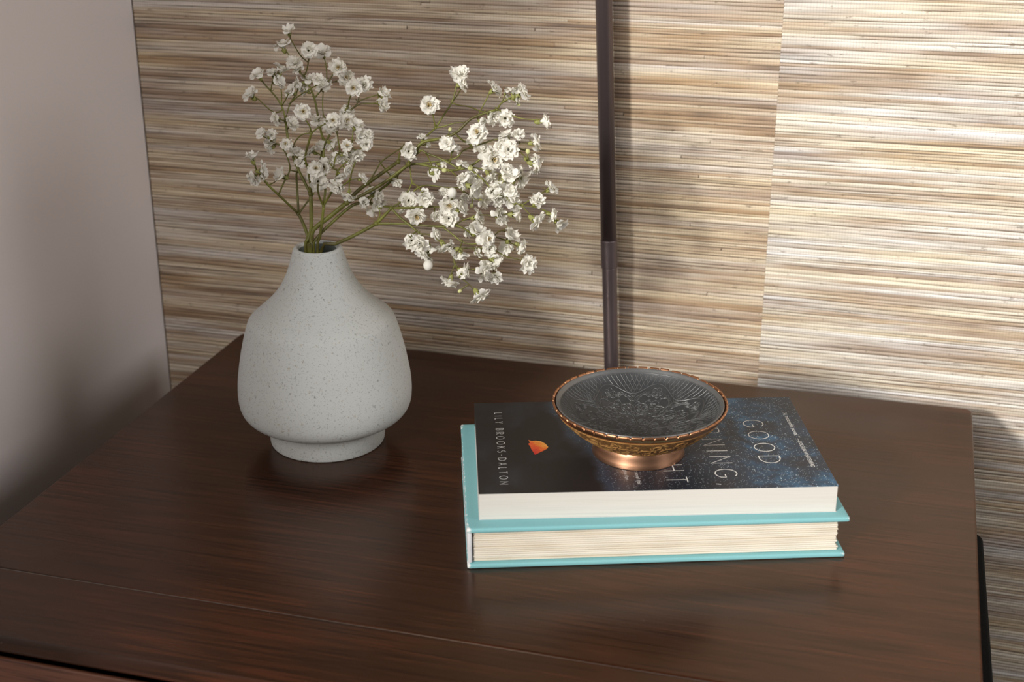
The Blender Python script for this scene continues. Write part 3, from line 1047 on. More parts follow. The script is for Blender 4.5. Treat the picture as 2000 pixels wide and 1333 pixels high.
NS = 8
for k in range(NS):
    a = 2 * math.pi * (k + 0.37) / NS
    d = math.pi / NS
    # main stem
    inn([pol(0.006 + 0.030 * t, a + 0.10 * math.sin(3.1 * t)) for t in [i / 14 for i in range(15)]], 0.0006, 0.0003)
    for s in (-1, 1):
        cen = pol(0.0245, a + s * d * 0.52)
        inn(spiral(cen, 0.0066, 1.25, a + (math.pi if s < 0 else math.pi) - s * 0.4, s), 0.0005, 0.00028)
        for q in range(7):
            t = a + s * (0.5 + q * 0.62)
            leaf((cen[0] + 0.0066 * math.cos(t), cen[1] + 0.0066 * math.sin(t)), t + s * 0.8, 0.0022, 0.0005)
        leaf(pol(0.0105, a), a + s * 0.9, 0.0052, 0.0010)
        leaf(pol(0.0165, a), a + s * 0.7, 0.0048, 0.0009)
        leaf(pol(0.0300, a), a + s * 0.75, 0.0062, 0.0011)
        leaf(pol(0.0335, a), a + s * 0.4, 0.0056, 0.0010)
    leaf(pol(0.0355, a), a, 0.0066, 0.0012)
    flower(pol(0.0262, a + d), 0.0058, a, 5)
    flower(pol(0.0262, a), 0.0046, a + 0.3, 5)
    flower(pol(0.0372, a + d * 0.98), 0.0034, a, 5)
    for s in (-1, 1):
        inn([pol(0.0300 + 0.0052 * math.sin(2.6 * t), a + s * d * (0.12 + 0.62 * t)) for t in [i / 10 for i in range(11)]], 0.0005, 0.00026)
        for q in (0.25, 0.45, 0.65, 0.85):
            leaf(pol(0.0300 + 0.0052 * math.sin(2.6 * q), a + s * d * (0.12 + 0.62 * q)), a + s * (0.4 + q), 0.0034, 0.0007)
            leaf(pol(0.0180 + 0.004 * q, a + s * d * (0.2 + 0.5 * q)), a + s * (1.3 - q), 0.0034, 0.0007)
    flower(pol(0.0105, a + d), 0.0030, a + 0.5, 5)
    leaf(pol(0.0350, a + d), a + d + 0.6, 0.0045, 0.0009)
    leaf(pol(0.0350, a + d), a + d - 0.6, 0.0045, 0.0009)
    # scalloped border that closes the flowers off from the lattice
    inn([pol(0.0392 - 0.0034 * math.cos(2 * (t - a) * NS / 2), t) for t in [a + 2 * d * (i / 20 - 0.5) for i in range(21)]], 0.0006, 0.0003)
    # lattice
    for q in range(12):
        t0 = a + 2 * d * (q / 12 - 0.5)
        for s in (-1, 1):
            L = []
            for i in range(8):
                r = 0.0352 + 0.0116 * i / 7
                t = t0 + s * 0.16 * (i / 7)
                lim = 0.0394 - 0.0034 * math.cos((t - a) * NS)
                if r > lim: L.append(pol(r, t))
            if len(L) > 2: inn(L, 0.00042, 0.0002)
flower((0, 0), 0.0052, 0.3, 8)
inn([pol(0.0466, 2 * math.pi * i / 96) for i in range(97)], 0.0005, 0.0002)
e_ = eng.build('lining_engraving', SILVER_R, bowl)
e_['kind'] = 'stuff'
e_['label'] = 'raised flowers and lattice on the silver lining'
# relief on the outside
eng2 = Ridge()
_or = [p[0] for p in oc]
_oz = [p[1] for p in oc]
_L = [0.0]
for i in range(1, len(oc)):
    _L.append(_L[-1] + math.hypot(oc[i][0] - oc[i - 1][0], oc[i][1] - oc[i - 1][1]))


def outp(poly, w=0.0006, h=0.0004):
    """poly in (angle, distance up the wall)"""
    P, N = [], []
    for a, s in poly:
        r, z = float(np.interp(s, _L, _or)), float(np.interp(s, _L, _oz))
        r2, z2 = float(np.interp(s + 3e-4, _L, _or)), float(np.interp(s + 3e-4, _L, _oz))
        tr, tz = (r2 - r), (z2 - z)
        q = math.hypot(tr, tz) or 1
        N.append(Vector((tz / q * math.cos(a), tz / q * math.sin(a), -tr / q)))
        P.append((r * math.cos(a), r * math.sin(a), z))
    eng2.ridge(P, N, w, h)


S0, S1 = 0.0065, _L[-1] - 0.0012
rg = random.Random(12)
for k in range(22):
    a0 = 2 * math.pi * k / 22
    for row, (sm, rad) in enumerate(((0.0120, 0.0042), (0.0215, 0.0052), (0.0292, 0.0036))):
        rmid = float(np.interp(sm, _L, _or))
        ac = a0 + (0.5 if row == 1 else 0) * 2 * math.pi / 22
        sg = 1 if (k + row) % 2 else -1
        ph = rg.uniform(0, 6)
        pts_ = []
        for i in range(20):
            R = rad * (1 - 0.78 * i / 19)
            t = ph + sg * 2.3 * math.pi * i / 19
            pts_.append((ac + R * math.cos(t) / rmid, min(S1, max(S0, sm + R * math.sin(t)))))
        outp(pts_, 0.0007, 0.00045)
        for q in range(6):
            t = rg.uniform(0, 6.28)
            p0 = (ac + rad * 1.05 * math.cos(t) / rmid, sm + rad * 1.05 * math.sin(t))
            t2 = t + sg * 0.9
            Lf = rg.uniform(0.0015, 0.003)
            outp([(p0[0] + Lf * u * math.cos(t2) / rmid, min(S1, max(S0, p0[1] + Lf * u * math.sin(t2)))) for u in (0, 0.35, 0.7, 1)], 0.0009, 0.0004)
outp([(2 * math.pi * i / 120, S1 + 0.0004) for i in range(121)], 0.0007, 0.0004)
e2 = eng2.build('wall_relief', BRONZE_R, bowl)
e2['kind'] = 'stuff'
e2['label'] = 'raised golden scrollwork round the outside of the bowl'

# ------------------------------------------------------------------ baby's breath
HF = Vector((-math.sin(YAW), math.cos(YAW), 0))        # horizontal viewing direction
VASE_P = Vector((VX, VY, T))


def ray(x, y):
    return (CR * ((x - 1000) / FPX) - CU * ((y - 666.5) / FPX) + _f)


def at(x, y, d):
    """point of the bouquet at a given distance d behind the vase axis"""
    r = ray(x, y)
    return CAM + r * (((VASE_P - CAM).dot(HF) + d) / r.dot(HF))


def at_z(x, y, z):
    r = ray(x, y)
    return CAM + r * ((z - CAM.z) / r.z)


def petal(V, F, base, out, up, L, wd, curl, rg):
    side = out.cross(up).normalized()
    rows = []
    prof = [(0.0, 0.10), (0.30, 0.42), (0.62, 0.92), (0.86, 1.0), (1.0, 0.72)]
    tw = rg.uniform(-0.25, 0.25)
    n0 = len(V)
    for i, (t, ww) in enumerate(prof):
        bend = curl * t * t
        c = base + out * (L * t * math.cos(bend)) + up * (L * t * math.sin(bend) * 0.9)
        for k in (-1, -0.45, 0.45, 1):
            notch = -0.14 * L if (i == 4 and abs(k) < 0.5 and rg.random() < 0.7) else 0
            rag = rg.uniform(-0.07, 0.07) * L if i >= 3 else 0
            V.append(c + side * (wd * ww * k * 0.5) + up * (0.16 * wd * ww * (k * k) + tw * wd * ww * k * 0.4) + out * (notch + rag))
    for i in range(4):
        for k in range(3):
            a = n0 + i * 4 + k
            F.append((a, a + 4, a + 5, a + 1))


def bloom_mesh(seed, openness):
    """a double blossom, origin at the stalk, facing +Z, about 10 mm across when open"""
    rg = random.Random(seed)
    V, F = [], []
    whorls = [(7, 8, 0.0050), (7, 30, 0.0046), (6, 52, 0.0040), (5, 72, 0.0033)] if openness > 0.7 else [(7, 40, 0.0050), (7, 56, 0.0050), (6, 72, 0.0046)]
    if openness < 0.3: whorls = [(6, 66, 0.0048), (5, 80, 0.0046)]
    for wi, (n, el, L) in enumerate(whorls):
        for k in range(n):
            a = 2 * math.pi * (k + 0.5 * (wi % 2)) / n + rg.uniform(-0.25, 0.25)
            e = math.radians(el + rg.uniform(-13, 13))
            h = Vector((math.cos(a), math.sin(a), 0))
            out = (h * math.cos(e) + Vector((0, 0, 1)) * math.sin(e)).normalized()
            up = (-h * math.sin(e) + Vector((0, 0, 1)) * math.cos(e)).normalized()
            Ls = L * rg.uniform(0.82, 1.15)
            petal(V, F, Vector((0, 0, 0.0026)) + h * 0.0006, out, up, Ls, Ls * rg.uniform(0.75, 1.0), rg.uniform(-0.7, 0.35) if openness > 0.7 else rg.uniform(-0.8, -0.1), rg)
    me = mesh('blossom', V, F)
    me.materials.append(PETAL)
    me.polygons.foreach_set('use_smooth', [True] * len(me.polygons))
    return me


def calyx_mesh():
    V, F = [], []
    n = 10
    rings = [(0.00035, 0.0), (0.0008, 0.0004), (0.00115, 0.0012), (0.0013, 0.0022)]
    for r, z in rings:
        for k in range(n):
            a = 2 * math.pi * k / n
            V.append((r * math.cos(a), r * math.sin(a), z))
    for i in range(3):
        for k in range(n):
            F.append((i * n + k, i * n + (k + 1) % n, (i + 1) * n + (k + 1) % n, (i + 1) * n + k))
    for k in range(0, n, 2):       # five teeth
        a = 2 * math.pi * (k + 0.5) / n
        V.append((0.0019 * math.cos(a), 0.0019 * math.sin(a), 0.0040))
        F.append((3 * n + k, 3 * n + (k + 1) % n, len(V) - 1))
    me = mesh('calyx', V, F)
    me.materials.append(CALYX)
    return me


def bud_mesh(mat, name):
    mb = MB()
    mb.ball((0, 0, 0.0036), 0.0030, (0.92, 0.92, 1.08), 12, 8)
    me = mesh(name, mb.v, mb.f)
    me.materials.append(mat)
    me.polygons.foreach_set('use_smooth', [True] * len(me.polygons))
    return me


BLOOM = [bloom_mesh(s, 1.0) for s in (1, 2, 3, 4, 5, 6)]
HALF = [bloom_mesh(s, 0.5) for s in (11, 12, 13)]
SHUT = [bloom_mesh(s, 0.2) for s in (21, 22)]
BUDM, GBUD = bud_mesh(PETAL, 'bud'), bud_mesh(GREENBUD, 'green_bud')
CAL = calyx_mesh()
hm = MB()
for k in range(7):
    a = k * 2.4
    hm.tube([(0.0003 * math.cos(a), 0.0003 * math.sin(a), 0.003), (0.0009 * math.cos(a), 0.0009 * math.sin(a), 0.0058)], 0.00012, 0.0002, 4)
HEARTM = mesh('heart', hm.v, hm.f)
HEARTM.materials.append(HEART)

# stems: (sprig, radius at the start and end in px, end depth, points)
CH = [
    # sprig 0: leans furthest left
    (0, 3.4, 3.0, 0.004, [('m', 606, 491), (599, 455), (590, 432), (583, 418)]),
    (0, 2.4, 2.0, -0.010, [(583, 418), (562, 398), (544, 381), (524, 362), (509, 343)]),
    (0, 1.5, 1.1, -0.014, [(509, 343), (501, 332), (497, 318), (494, 311)]),
    (0, 1.6, 1.3, 0.004, [(544, 381), (555, 355), (566, 333), (563, 312), (556, 296), (545, 283), (537, 280)]),
    (0, 1.2, 1.0, 0.010, [(524, 362), (536, 356), (545, 347)]),
    (0, 2.4, 2.0, 0.016, [(583, 418), (581, 380), (579, 345), (580, 336)]),
    (0, 1.4, 1.2, 0.022, [(580, 336), (566, 332)]),
    (0, 1.4, 1.2, 0.024, [(580, 336), (587, 324), (590, 316)]),
    (0, 1.8, 1.6, 0.012, [(583, 418), (597, 399), (612, 379)]),
    # sprig 1: tallest, in the middle
    (1, 4.2, 3.6, 0.000, [('m', 598, 493), (604, 462), (608, 446), (608, 412), (607, 379)]),
    (1, 2.8, 2.2, 0.012, [(607, 379), (598, 362), (590, 346), (577, 319), (568, 292), (562, 269), (558, 238)]),
    (1, 1.8, 1.3, 0.016, [(558, 238), (555, 222), (550, 207), (540, 191), (529, 178), (518, 166), (509, 153)]),
    (1, 1.2, 1.0, 0.020, [(529, 178), (532, 160), (538, 150)]),
    (1, 1.2, 1.0, 0.022, [(550, 207), (550, 185), (548, 168)]),
    (1, 1.3, 1.1, 0.004, [(550, 207), (557, 196), (563, 184)]),
    (1, 1.3, 1.0, 0.010, [(552, 218), (540, 220), (526, 214), (506, 195), (496, 188)]),
    (1, 1.5, 1.2, 0.018, [(558, 238), (561, 220), (567, 202), (576, 188), (582, 175)]),
    (1, 1.3, 1.0, 0.000, [(567, 202), (580, 190), (602, 176), (620, 166)]),
    (1, 1.2, 1.0, 0.006, [(558, 238), (548, 233)]),
    (1, 2.4, 2.0, -0.008, [(607, 379), (605, 352), (602, 330), (596, 313), (599, 292), (604, 275), (608, 260)]),
    (1, 1.4, 1.1, -0.014, [(608, 260), (605, 247), (598, 236), (592, 229)]),
    (1, 1.5, 1.2, -0.010, [(608, 260), (622, 249), (636, 242)]),
    (1, 1.3, 1.1, -0.004, [(608, 260), (590, 263), (578, 275), (572, 288)]),
    (1, 1.3, 1.1, 0.002, [(596, 313), (586, 308), (582, 303)]),
    (1, 2.8, 2.5, 0.018, [(607, 379), (615, 352), (624, 322), (629, 298), (633, 274)]),
    (1, 2.4, 1.7, 0.022, [(633, 274), (628, 262), (622, 232), (614, 192), (604, 168), (594, 149)]),
    (1, 1.5, 1.1, 0.016, [(594, 149), (599, 137), (602, 122), (603, 110)]),
    (1, 1.2, 0.9, 0.012, [(601, 124), (590, 112), (580, 98), (570, 80), (565, 70)]),
    (1, 1.4, 1.0, 0.028, [(594, 149), (584, 140), (574, 124), (566, 110), (558, 98)]),
    (1, 1.5, 1.1, 0.026, [(614, 192), (624, 180), (638, 164), (646, 152), (653, 141)]),
    (1, 1.1, 0.9, 0.030, [(638, 164), (652, 160), (664, 157)]),
    (1, 1.2, 0.9, 0.030, [(636, 166), (638, 141), (636, 124), (633, 112)]),
    # sprig 2: short, right of the middle
    (2, 3.0, 2.6, -0.004, [('m', 620, 492), (625, 462), (629, 432), (632, 402)]),
    (2, 1.9, 1.6, -0.012, [(632, 402), (625, 388), (621, 374), (621, 362)]),
    (2, 2.1, 1.7, -0.018, [(632, 402), (640, 388), (646, 378), (655, 352), (659, 334)]),
    (2, 1.2, 1.0, -0.022, [(659, 334), (651, 329), (646, 321)]),
    (2, 1.3, 1.1, -0.020, [(659, 334), (670, 322), (678, 316)]),
    (2, 1.6, 1.2, -0.024, [(646, 378), (664, 366), (683, 352), (686, 340), (693, 318)]),
    (2, 1.2, 1.0, -0.020, [(683, 352), (698, 349), (705, 347)]),
    (2, 1.2, 1.0, -0.026, [(683, 352), (682, 366), (681, 376)]),
    (2, 2.2, 1.8, 0.014, [(632, 402), (636, 360), (632, 310), (634, 284), (645, 262), (657, 240), (679, 210)]),
    (2, 1.5, 1.2, 0.010, [(679, 210), (683, 192), (688, 182)]),
    (2, 1.5, 1.2, 0.018, [(672, 220), (689, 212), (699, 199), (702, 184), (708, 174)]),
    (2, 1.2, 1.0, 0.014, [(699, 200), (715, 192), (738, 185)]),
    (2, 1.2, 1.0, 0.010, [(689, 212), (705, 203), (736, 202)]),
    (2, 1.3, 1.0, 0.024, [(657, 240), (645, 230), (633, 229), (630, 206), (631, 180)]),
    (2, 1.5, 1.2, 0.000, [(650, 330), (656, 306), (663, 297), (661, 277), (658, 258)]),
    (2, 1.2, 1.0, 0.004, [(660, 300), (652, 296), (650, 290)]),
    (2, 1.4, 1.1, -0.004, [(663, 297), (676, 300), (688, 294), (688, 274), (690, 252)]),
    (2, 1.2, 1.0, -0.006, [(688, 294), (702, 292), (710, 284)]),
    (2, 1.2, 1.0, 0.000, [(688, 276), (697, 273), (710, 268)]),
    (2, 1.4, 1.1, 0.002, [(632, 310), (622, 300), (612, 296)]),
    # sprig 3: the thick one bending right, upper
    (3, 4.6, 4.2, 0.000, [('m', 605, 494), (608, 470), (613, 448), (643, 424), (677, 396)]),
    (3, 3.8, 3.2, 0.010, [(677, 396), (700, 372), (738, 344), (778, 316)]),
    (3, 1.8, 1.4, 0.016, [(778, 316), (780, 302), (786, 288)]),
    (3, 1.5, 1.2, 0.012, [(722, 356), (735, 332), (743, 318), (762, 303), (786, 288)]),
    (3, 1.2, 1.0, 0.014, [(743, 318), (755, 334), (764, 345), (770, 352)]),
    (3, 3.4, 2.8, -0.006, [(677, 396), (716, 377), (757, 352), (798, 321)]),
    (3, 2.2, 1.8, 0.004, [(798, 321), (806, 308), (816, 293), (826, 273), (851, 250)]),
    (3, 1.8, 1.4, 0.012, [(851, 250), (866, 226), (882, 201), (890, 176), (894, 156)]),
    (3, 1.2, 1.0, 0.014, [(882, 201), (892, 188), (900, 174)]),
    (3, 1.3, 1.0, 0.010, [(882, 201), (898, 206), (914, 208), (930, 214), (945, 219)]),
    (3, 1.3, 1.0, 0.000, [(851, 250), (847, 232), (844, 215)]),
    (3, 1.3, 1.1, 0.002, [(851, 250), (870, 246), (890, 240), (905, 240)]),
    (3, 3.0, 2.2, -0.004, [(798, 321), (806, 300), (826, 278), (861, 271), (888, 261), (905, 246), (920, 232), (945, 222), (971, 214)]),
    (3, 1.6, 1.2, -0.008, [(971, 214), (979, 202), (994, 192), (1009, 184)]),
    (3, 1.2, 1.0, 0.004, [(934, 226), (946, 202), (957, 180)]),
    (3, 1.3, 1.0, -0.016, [(971, 214), (996, 224), (1016, 231), (1050, 235)]),
    (3, 1.8, 1.4, -0.010, [(888, 261), (905, 275), (925, 284), (945, 280), (974, 272), (1008, 288), (1030, 296)]),
    (3, 1.2, 1.0, -0.014, [(1000, 282), (1016, 281), (1036, 278)]),
    (3, 1.3, 1.1, -0.020, [(1010, 290), (1022, 303), (1030, 310)]),
    (3, 2.0, 1.6, -0.016, [(806, 310), (823, 294), (833, 300), (856, 308), (878, 319), (896, 330)]),
    (3, 1.2, 1.0, -0.024, [(833, 300), (840, 315), (845, 328)]),
    (3, 1.2, 1.0, -0.020, [(878, 319), (882, 300), (878, 290)]),
    # sprig 4: thin one bending right through the middle of the cluster
    (4, 3.2, 2.8, 0.004, [('m', 612, 493), (622, 462), (645, 438), (684, 404), (705, 396)]),
    (4, 2.6, 2.0, 0.006, [(705, 396), (722, 397), (745, 402), (764, 406)]),
    (4, 1.3, 1.0, 0.002, [(722, 397), (728, 385), (740, 378)]),
    (4, 2.4, 1.8, -0.008, [(705, 396), (755, 362), (800, 322), (844, 326), (880, 333), (916, 326), (945, 306), (960, 300)]),
    (4, 1.6, 1.2, -0.006, [(810, 320), (850, 316), (890, 309), (905, 294), (925, 288)]),
    (4, 1.4, 1.1, -0.012, [(798, 330), (803, 348), (804, 358), (796, 376)]),
    (4, 1.2, 1.0, -0.016, [(804, 358), (816, 364), (824, 376)]),
    (4, 1.8, 1.3, -0.024, [(916, 326), (930, 340), (944, 352), (956, 364), (970, 379)]),
    (4, 1.4, 1.1, -0.018, [(916, 326), (940, 330), (965, 336), (985, 344), (1004, 356)]),
    (4, 1.3, 1.1, -0.010, [(960, 300), (980, 312), (990, 325), (1012, 340)]),
    (4, 1.4, 1.1, -0.030, [(970, 379), (990, 388), (1004, 396), (1018, 402), (1028, 412), (1040, 424)]),
    (4, 1.2, 1.0, -0.026, [(1018, 402), (1042, 404), (1060, 410), (1074, 416), (1082, 428)]),
    (4, 1.2, 1.0, -0.022, [(1018, 402), (1040, 388), (1066, 373)]),
    (4, 1.2, 1.0, -0.020, [(880, 333), (892, 344), (905, 352), (915, 362)]),
    (4, 1.6, 1.2, -0.004, [(764, 406), (790, 390), (815, 368), (835, 362), (865, 366), (895, 367)]),
    (4, 1.2, 1.0, -0.008, [(895, 367), (915, 380), (932, 390), (944, 392)]),
    # sprig 5: lowest, drooping to the right
    (5, 3.6, 3.2, -0.010, [('m', 627, 491), (655, 477), (690, 461), (735, 437)]),
    (5, 3.0, 2.6, -0.012, [(735, 437), (750, 422), (764, 407)]),
    (5, 2.2, 1.8, -0.020, [(764, 407), (780, 424), (800, 440), (814, 452), (822, 462)]),
    (5, 1.4, 1.1, -0.028, [(814, 452), (806, 458), (802, 464)]),
    (5, 1.4, 1.1, -0.024, [(822, 462), (832, 474), (838, 490), (837, 508)]),
    (5, 1.3, 1.1, -0.022, [(818, 456), (836, 458), (848, 464), (862, 474)]),
    (5, 2.4, 1.8, -0.022, [(735, 437), (765, 437), (796, 438), (830, 441), (864, 443), (888, 441), (905, 446), (920, 456)]),
    (5, 1.6, 1.3, -0.030, [(864, 443), (884, 458), (903, 473), (922, 477), (940, 474)]),
    (5, 1.3, 1.1, -0.034, [(903, 473), (898, 486), (900, 492)]),
    (5, 1.5, 1.1, -0.026, [(862, 474), (880, 484), (910, 485), (940, 484), (958, 482)]),
    (5, 1.3, 1.0, -0.030, [(880, 484), (884, 500), (889, 516), (896, 530), (902, 543), (916, 556), (928, 570)]),
    (5, 1.1, 0.9, -0.026, [(889, 516), (884, 528), (880, 540)]),
    (5, 1.1, 0.9, -0.028, [(894, 526), (912, 527), (930, 526)]),
    (5, 1.2, 1.0, -0.022, [(922, 490), (934, 503), (944, 508), (958, 508)]),
    (5, 1.5, 1.1, -0.020, [(940, 474), (962, 464), (984, 468), (996, 474), (1008, 480)]),
    (5, 1.1, 0.9, -0.018, [(962, 464), (975, 452), (990, 448)]),
    (5, 1.1, 0.9, -0.016, [(960, 486), (985, 500), (1005, 505), (1018, 509)]),
    (5, 2.2, 1.8, -0.012, [(764, 407), (800, 406), (835, 405), (862, 405), (874, 410)]),
    (5, 1.2, 1.0, -0.016, [(862, 405), (880, 395), (884, 386)]),
    (5, 1.2, 1.0, -0.018, [(874, 410), (890, 412), (898, 409)]),
    (5, 1.2, 1.0, -0.014, [(888, 441), (905, 430), (925, 428)]),
    (5, 1.2, 1.0, -0.020, [(905, 430), (940, 420), (970, 424)]),
    (5, 1.2, 1.0, -0.020, [(970, 424), (988, 418), (1002, 414)]),
    (5, 1.2, 1.0, -0.010, [(735, 437), (742, 420), (740, 408)]),
]
sprig_names = ["white baby's breath sprig leaning furthest left out of the vase",
               "tallest white baby's breath sprig standing up from the vase",
               "white baby's breath sprig upright at the right of the left bunch",
               "thick stemmed white baby's breath sprig arching to the upper right",
               "thin white baby's breath sprig running into the middle of the right bunch",
               "lowest white baby's breath sprig drooping right towards the paperback"]
sprigs = []
for k in range(6):
    e = empty('flower_sprig', (VX, VY, T + 0.02))
    tag(e, sprig_names[k], 'flower sprig', "baby's breath in the vase")
    sprigs.append(e)
ORG = Vector((VX, VY, T + 0.02))
stem_mb = [MB() for _ in range(6)]
nodes = []                       # (sprig, x, y, d)
M_PX = 0.96 / FPX
rg = random.Random(21)


def depth_of(p):
    return (p - VASE_P).dot(HF)


for sp, r0, r1, d1, pts in CH:
    if pts[0][0] == 'm':
        m0 = at_z(pts[0][1], pts[0][2], T + 0.1375)
        d0 = depth_of(m0)
        lean = Vector((m0.x - VX, m0.y - VY, 0))
        bot = Vector((VX, VY, T + 0.03)) - lean * 1.2
        P3 = [bot, (bot + m0) / 2 + lean * 0.35, m0]
        px = pts[1:]
        first = (pts[0][1], pts[0][2], d0)
    else:
        c = min((n for n in nodes if n[0] == sp), key=lambda n: (n[1] - pts[0][0]) ** 2 + (n[2] - pts[0][1]) ** 2)
        if (c[1] - pts[0][0]) ** 2 + (c[2] - pts[0][1]) ** 2 > 14 ** 2:
            c = min(nodes, key=lambda n: (n[1] - pts[0][0]) ** 2 + (n[2] - pts[0][1]) ** 2)
        d0 = c[3]
        P3 = [at(c[1], c[2], d0)]
        px = pts[1:]
        first = c[1:]
    tot = 0.0
    prev = first
    ls_ = []
    for q in px:
        tot += math.hypot(q[0] - prev[0], q[1] - prev[1])
        ls_.append(tot)
        prev = q
    prev = first
    nodes.append((sp, first[0], first[1], d0))
    for q, l_ in zip(px, ls_):
        d = d0 + (d1 - d0) * l_ / tot
        P3.append(at(q[0], q[1], d))
        nodes.append((sp, (q[0] + prev[0]) / 2, (q[1] + prev[1]) / 2, (d + prev[2]) / 2))
        nodes.append((sp, q[0], q[1], d))
        prev = (q[0], q[1], d)
    cur = catmull(P3, 3) if len(P3) > 2 else P3
    stem_mb[sp].tube([p - ORG for p in cur], r0 * M_PX, r1 * M_PX, 7)
    # swollen joints with a pair of tiny bracts
    for q in (P3[-1], P3[0] if pts[0][0] != 'm' else None):
        if q is None: continue
        stem_mb[sp].ball(q - ORG, r1 * M_PX * 1.45, n=7, m=4)
        for s in (-1, 1):
            v = Vector((rg.uniform(-1, 1), rg.uniform(-1, 1), rg.uniform(0.1, 1))).normalized()
            stem_mb[sp].tube([q - ORG, q - ORG + v * 0.0012, q - ORG + v * 0.0024 + Vector((0, 0, 0.0004))], 0.00032, 0.00008, 5)

# blossoms: x, y, radius (px), kind  (o open, f open and facing us, h half open, s nearly shut, b round bud, g green bud)
BL = """563,59,9,s 551,87,14,h 603,98,15,f 630,100,14,h 575,121,14,o 581,133,10,o 504,145,12,h 533,142,9,s 550,135,11,s 547,159,12,h 567,176,13,h 489,184,13,h 585,165,12,h 596,177,9,h
606,152,13,o 630,165,14,o 623,154,11,o 661,131,15,f 676,153,15,f 690,172,15,f 711,166,15,f 752,182,13,o 749,204,12,o 680,217,13,o 677,236,15,f 650,235,12,f 619,232,14,o 696,242,12,h
592,218,15,f 536,232,12,o 573,241,13,o 509,259,9,h 526,276,14,o 530,263,10,o 527,290,9,h 559,282,11,f 578,297,14,o 592,301,9,o 585,315,10,o 609,294,9,h 629,284,11,h
492,306,10,s 515,334,13,h 494,349,14,o 548,342,11,s 617,329,14,f 632,327,14,f 622,355,17,f 607,345,11,o 645,247,13,f 705,269,13,o 718,263,12,o 716,282,12,f 678,285,10.5,f 649,283,12,h
645,315,10,h 662,312,12,o 679,316,12,o 697,306,14,o 674,301,6,s 680,333,9,h 663,347,9,h 710,348,9,h 657,365,14,o 679,384,12,h 725,373,9,h 711,395,10,o 741,385,12,o 746,395,9,o 736,403,10,o
726,414,9,s 773,357,11,o 765,339,5,h 785,412,7,h 899,143,16,o 904,164,12,h 838,206,17,f 826,268,8,h 836,281,6,h 799,296,15,f 874,279,14,o 887,289,12,o 968,173,13,h 1002,177,13,h 1023,180,15,h 993,190,7,h 1010,193,9,h
1062,237,11,s 987,232,15,f 965,230,14,o 942,241,12,o 932,259,17,f 922,278,11,o 990,263,13,h 1013,262,12,o 1048,278,14,h 943,290,16,o 993,292,18,f 979,285,13,f 965,312,18,f 1036,315,9,s 1048,321,15,h
990,330,12,o 958,346,13,h 1002,344,14,h 1021,353,15,h 1016,336,9,h 851,338,14,o 902,319,10,h 864,321,9,h 902,346,11,o 915,352,13,o 926,341,12,o 798,392,15,f 830,388,16,o 814,423,16,f 883,377,10,b
877,402,17,f 903,407,13,h 876,427,15,f 853,422,10,o 867,376,9,o 903,365,11,o 926,371,16,h 908,386,9,o 934,424,13,h 981,361,15,h 998,374,13,o 947,393,14,o 975,387,17,o 1004,391,17,o 1047,392,14,o 966,365,11,o
804,472,14,o 819,477,16,f 825,496,15,h 842,488,10,s 836,518,10,b 853,458,11,o 869,484,14,h 885,493,9,s 900,500,12,h 933,449,15,h 916,453,10,o 939,469,11,b 953,466,15,f 879,552,14,h 910,526,10,s 902,535,9,o
947,532,16,o 932,493,10,o 978,420,16,o 1010,420,11,s 1077,365,12,h 1053,390,11,o 1049,433,16,h 1080,420,11,h 1093,440,11,s 999,450,10,o 999,462,12,s 1019,482,13,h 987,486,13,o 958,487,13,o
1031,516,16,f 969,514,15,h 965,543,14,o 937,580,16,h 948,520,11,o 1031,296,5,g 1013,204,4,g 992,345,9,o 955,326,11,o 985,350,10,o 960,376,10,o 938,356,11,o 921,402,4.5,g 879,253,4,g 918,328,6,g 868,333,5,g 898,569,4,g""".split()
TOCAM = (CAM - at(800, 350, 0)).normalized()
WINDOW = {'b': BUDM, 'g': GBUD}
heading = {}
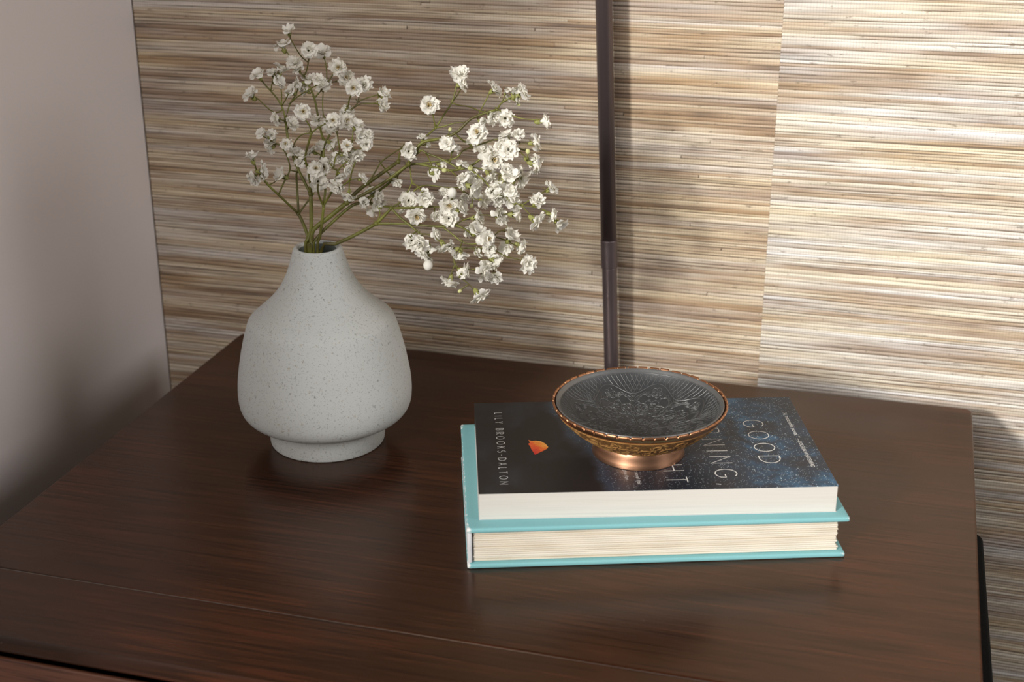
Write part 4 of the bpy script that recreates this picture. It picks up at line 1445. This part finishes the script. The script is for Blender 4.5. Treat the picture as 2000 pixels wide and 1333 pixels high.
for q in BL:
    xs, ys, rs, kind = q.split(',')
    x, y, r = float(xs), float(ys), float(rs)
    # hang it on a stem node, preferring those that sit on the bouquet's inner side
    cx, cy = (612, 300) if x < 760 else (840, 360)

    def cost(n):
        dd = math.hypot(n[1] - x, n[2] - y)
        far = math.hypot(n[1] - cx, n[2] - cy) - math.hypot(x - cx, y - cy)
        return abs(dd - 14) + 0.35 * max(0, far) + (30 if n[2] > 470 and x < 780 else 0) + (3 if n[2] < y - 25 and x < 760 else 0)
    n = min(nodes, key=cost)
    sp, d0 = n[0], n[3]
    dist = math.hypot(n[1] - x, n[2] - y)
    d = d0 + rg.uniform(-0.4, 0.4) * max(dist, 14) * M_PX + (-0.004 if kind in 'fb' else 0.0)
    c3 = at(x, y, d)
    n3 = at(n[1], n[2], d0)
    al = (c3 - n3)
    al = al.normalized() if al.length > 1e-5 else Vector((0, 0, 1))
    rnd = Vector((rg.uniform(-1, 1), rg.uniform(-1, 1), rg.uniform(-1, 1)))
    if kind == 'f': dr = 0.25 * al + 1.0 * TOCAM + 0.3 * rnd
    elif kind == 'o': dr = 0.7 * al + 0.55 * TOCAM + 0.35 * rnd + Vector((0, 0, 0.15))
    else: dr = 1.0 * al + 0.10 * TOCAM + 0.2 * rnd + Vector((0, 0, 0.25 if y < 470 else -0.25))
    dr.normalize()
    base_r = {'f': 0.0044, 'o': 0.0043, 'h': 0.0036, 's': 0.0027, 'b': 0.0029, 'g': 0.003}[kind]
    depth = (c3 - CAM).dot(_f)
    sc = r * depth / FPX / base_r
    off = {'f': 0.0035, 'o': 0.004, 'h': 0.0046, 's': 0.0046, 'b': 0.0036, 'g': 0.0036}[kind] * sc
    org = c3 - dr * off
    me = rg.choice(BLOOM) if kind in 'fo' else rg.choice(HALF) if kind == 'h' else rg.choice(SHUT) if kind == 's' else WINDOW[kind]
    name = {'f': 'blossom', 'o': 'blossom', 'h': 'blossom', 's': 'blossom', 'b': 'bud', 'g': 'bud'}[kind]
    ob = bpy.data.objects.new(name, me)
    COL.objects.link(ob)
    ob.parent = sprigs[sp]
    ob.location = org - ORG
    qt = dr.to_track_quat('Z', 'Y') @ Quaternion((0, 0, 1), rg.uniform(0, 6.28))
    ob.rotation_mode = 'QUATERNION'
    ob.rotation_quaternion = qt
    ob.scale = (sc, sc, sc)
    ca_ = bpy.data.objects.new('calyx', CAL)
    COL.objects.link(ca_)
    ca_.parent = ob
    if kind == 'g': ca_.scale = (1.3, 1.3, 0.8)
    if kind == 'f' and rg.random() < 0.6:
        he = bpy.data.objects.new('heart', HEARTM)
        COL.objects.link(he)
        he.parent = ob
    # its thread-like stalk
    mid = (n3 + org) / 2 + (-dr * 0.25 * (org - n3).length + al * 0.1 * (org - n3).length) * 0.6 + rnd * 0.0006
    rad = (1.05 + 0.25 * rg.random()) * M_PX
    cur = catmull([n3, mid, org, org + dr * 0.0004], 3)
    stem_mb[sp].tube([p - ORG for p in cur], rad * 1.1, rad * 0.9, 5)
    # now and then a little side bud with its own thread
    if rg.random() < 0.28:
        v = (al + 0.9 * Vector((rg.uniform(-1, 1), rg.uniform(-1, 1), rg.uniform(-1, 1)))).normalized()
        p0 = (n3 + mid) / 2
        p1 = p0 + v * rg.uniform(0.003, 0.006)
        stem_mb[sp].tube([p0 - ORG, (p0 + p1) / 2 - ORG + rnd * 0.0003, p1 - ORG], rad * 0.9, rad * 0.6, 5)
        stem_mb[sp].ball(p1 - ORG, rad * 2.0, (0.85, 0.85, 1.25), 7, 5)
for k in range(6):
    stem_mb[k].build('stem', STEM, sprigs[k])
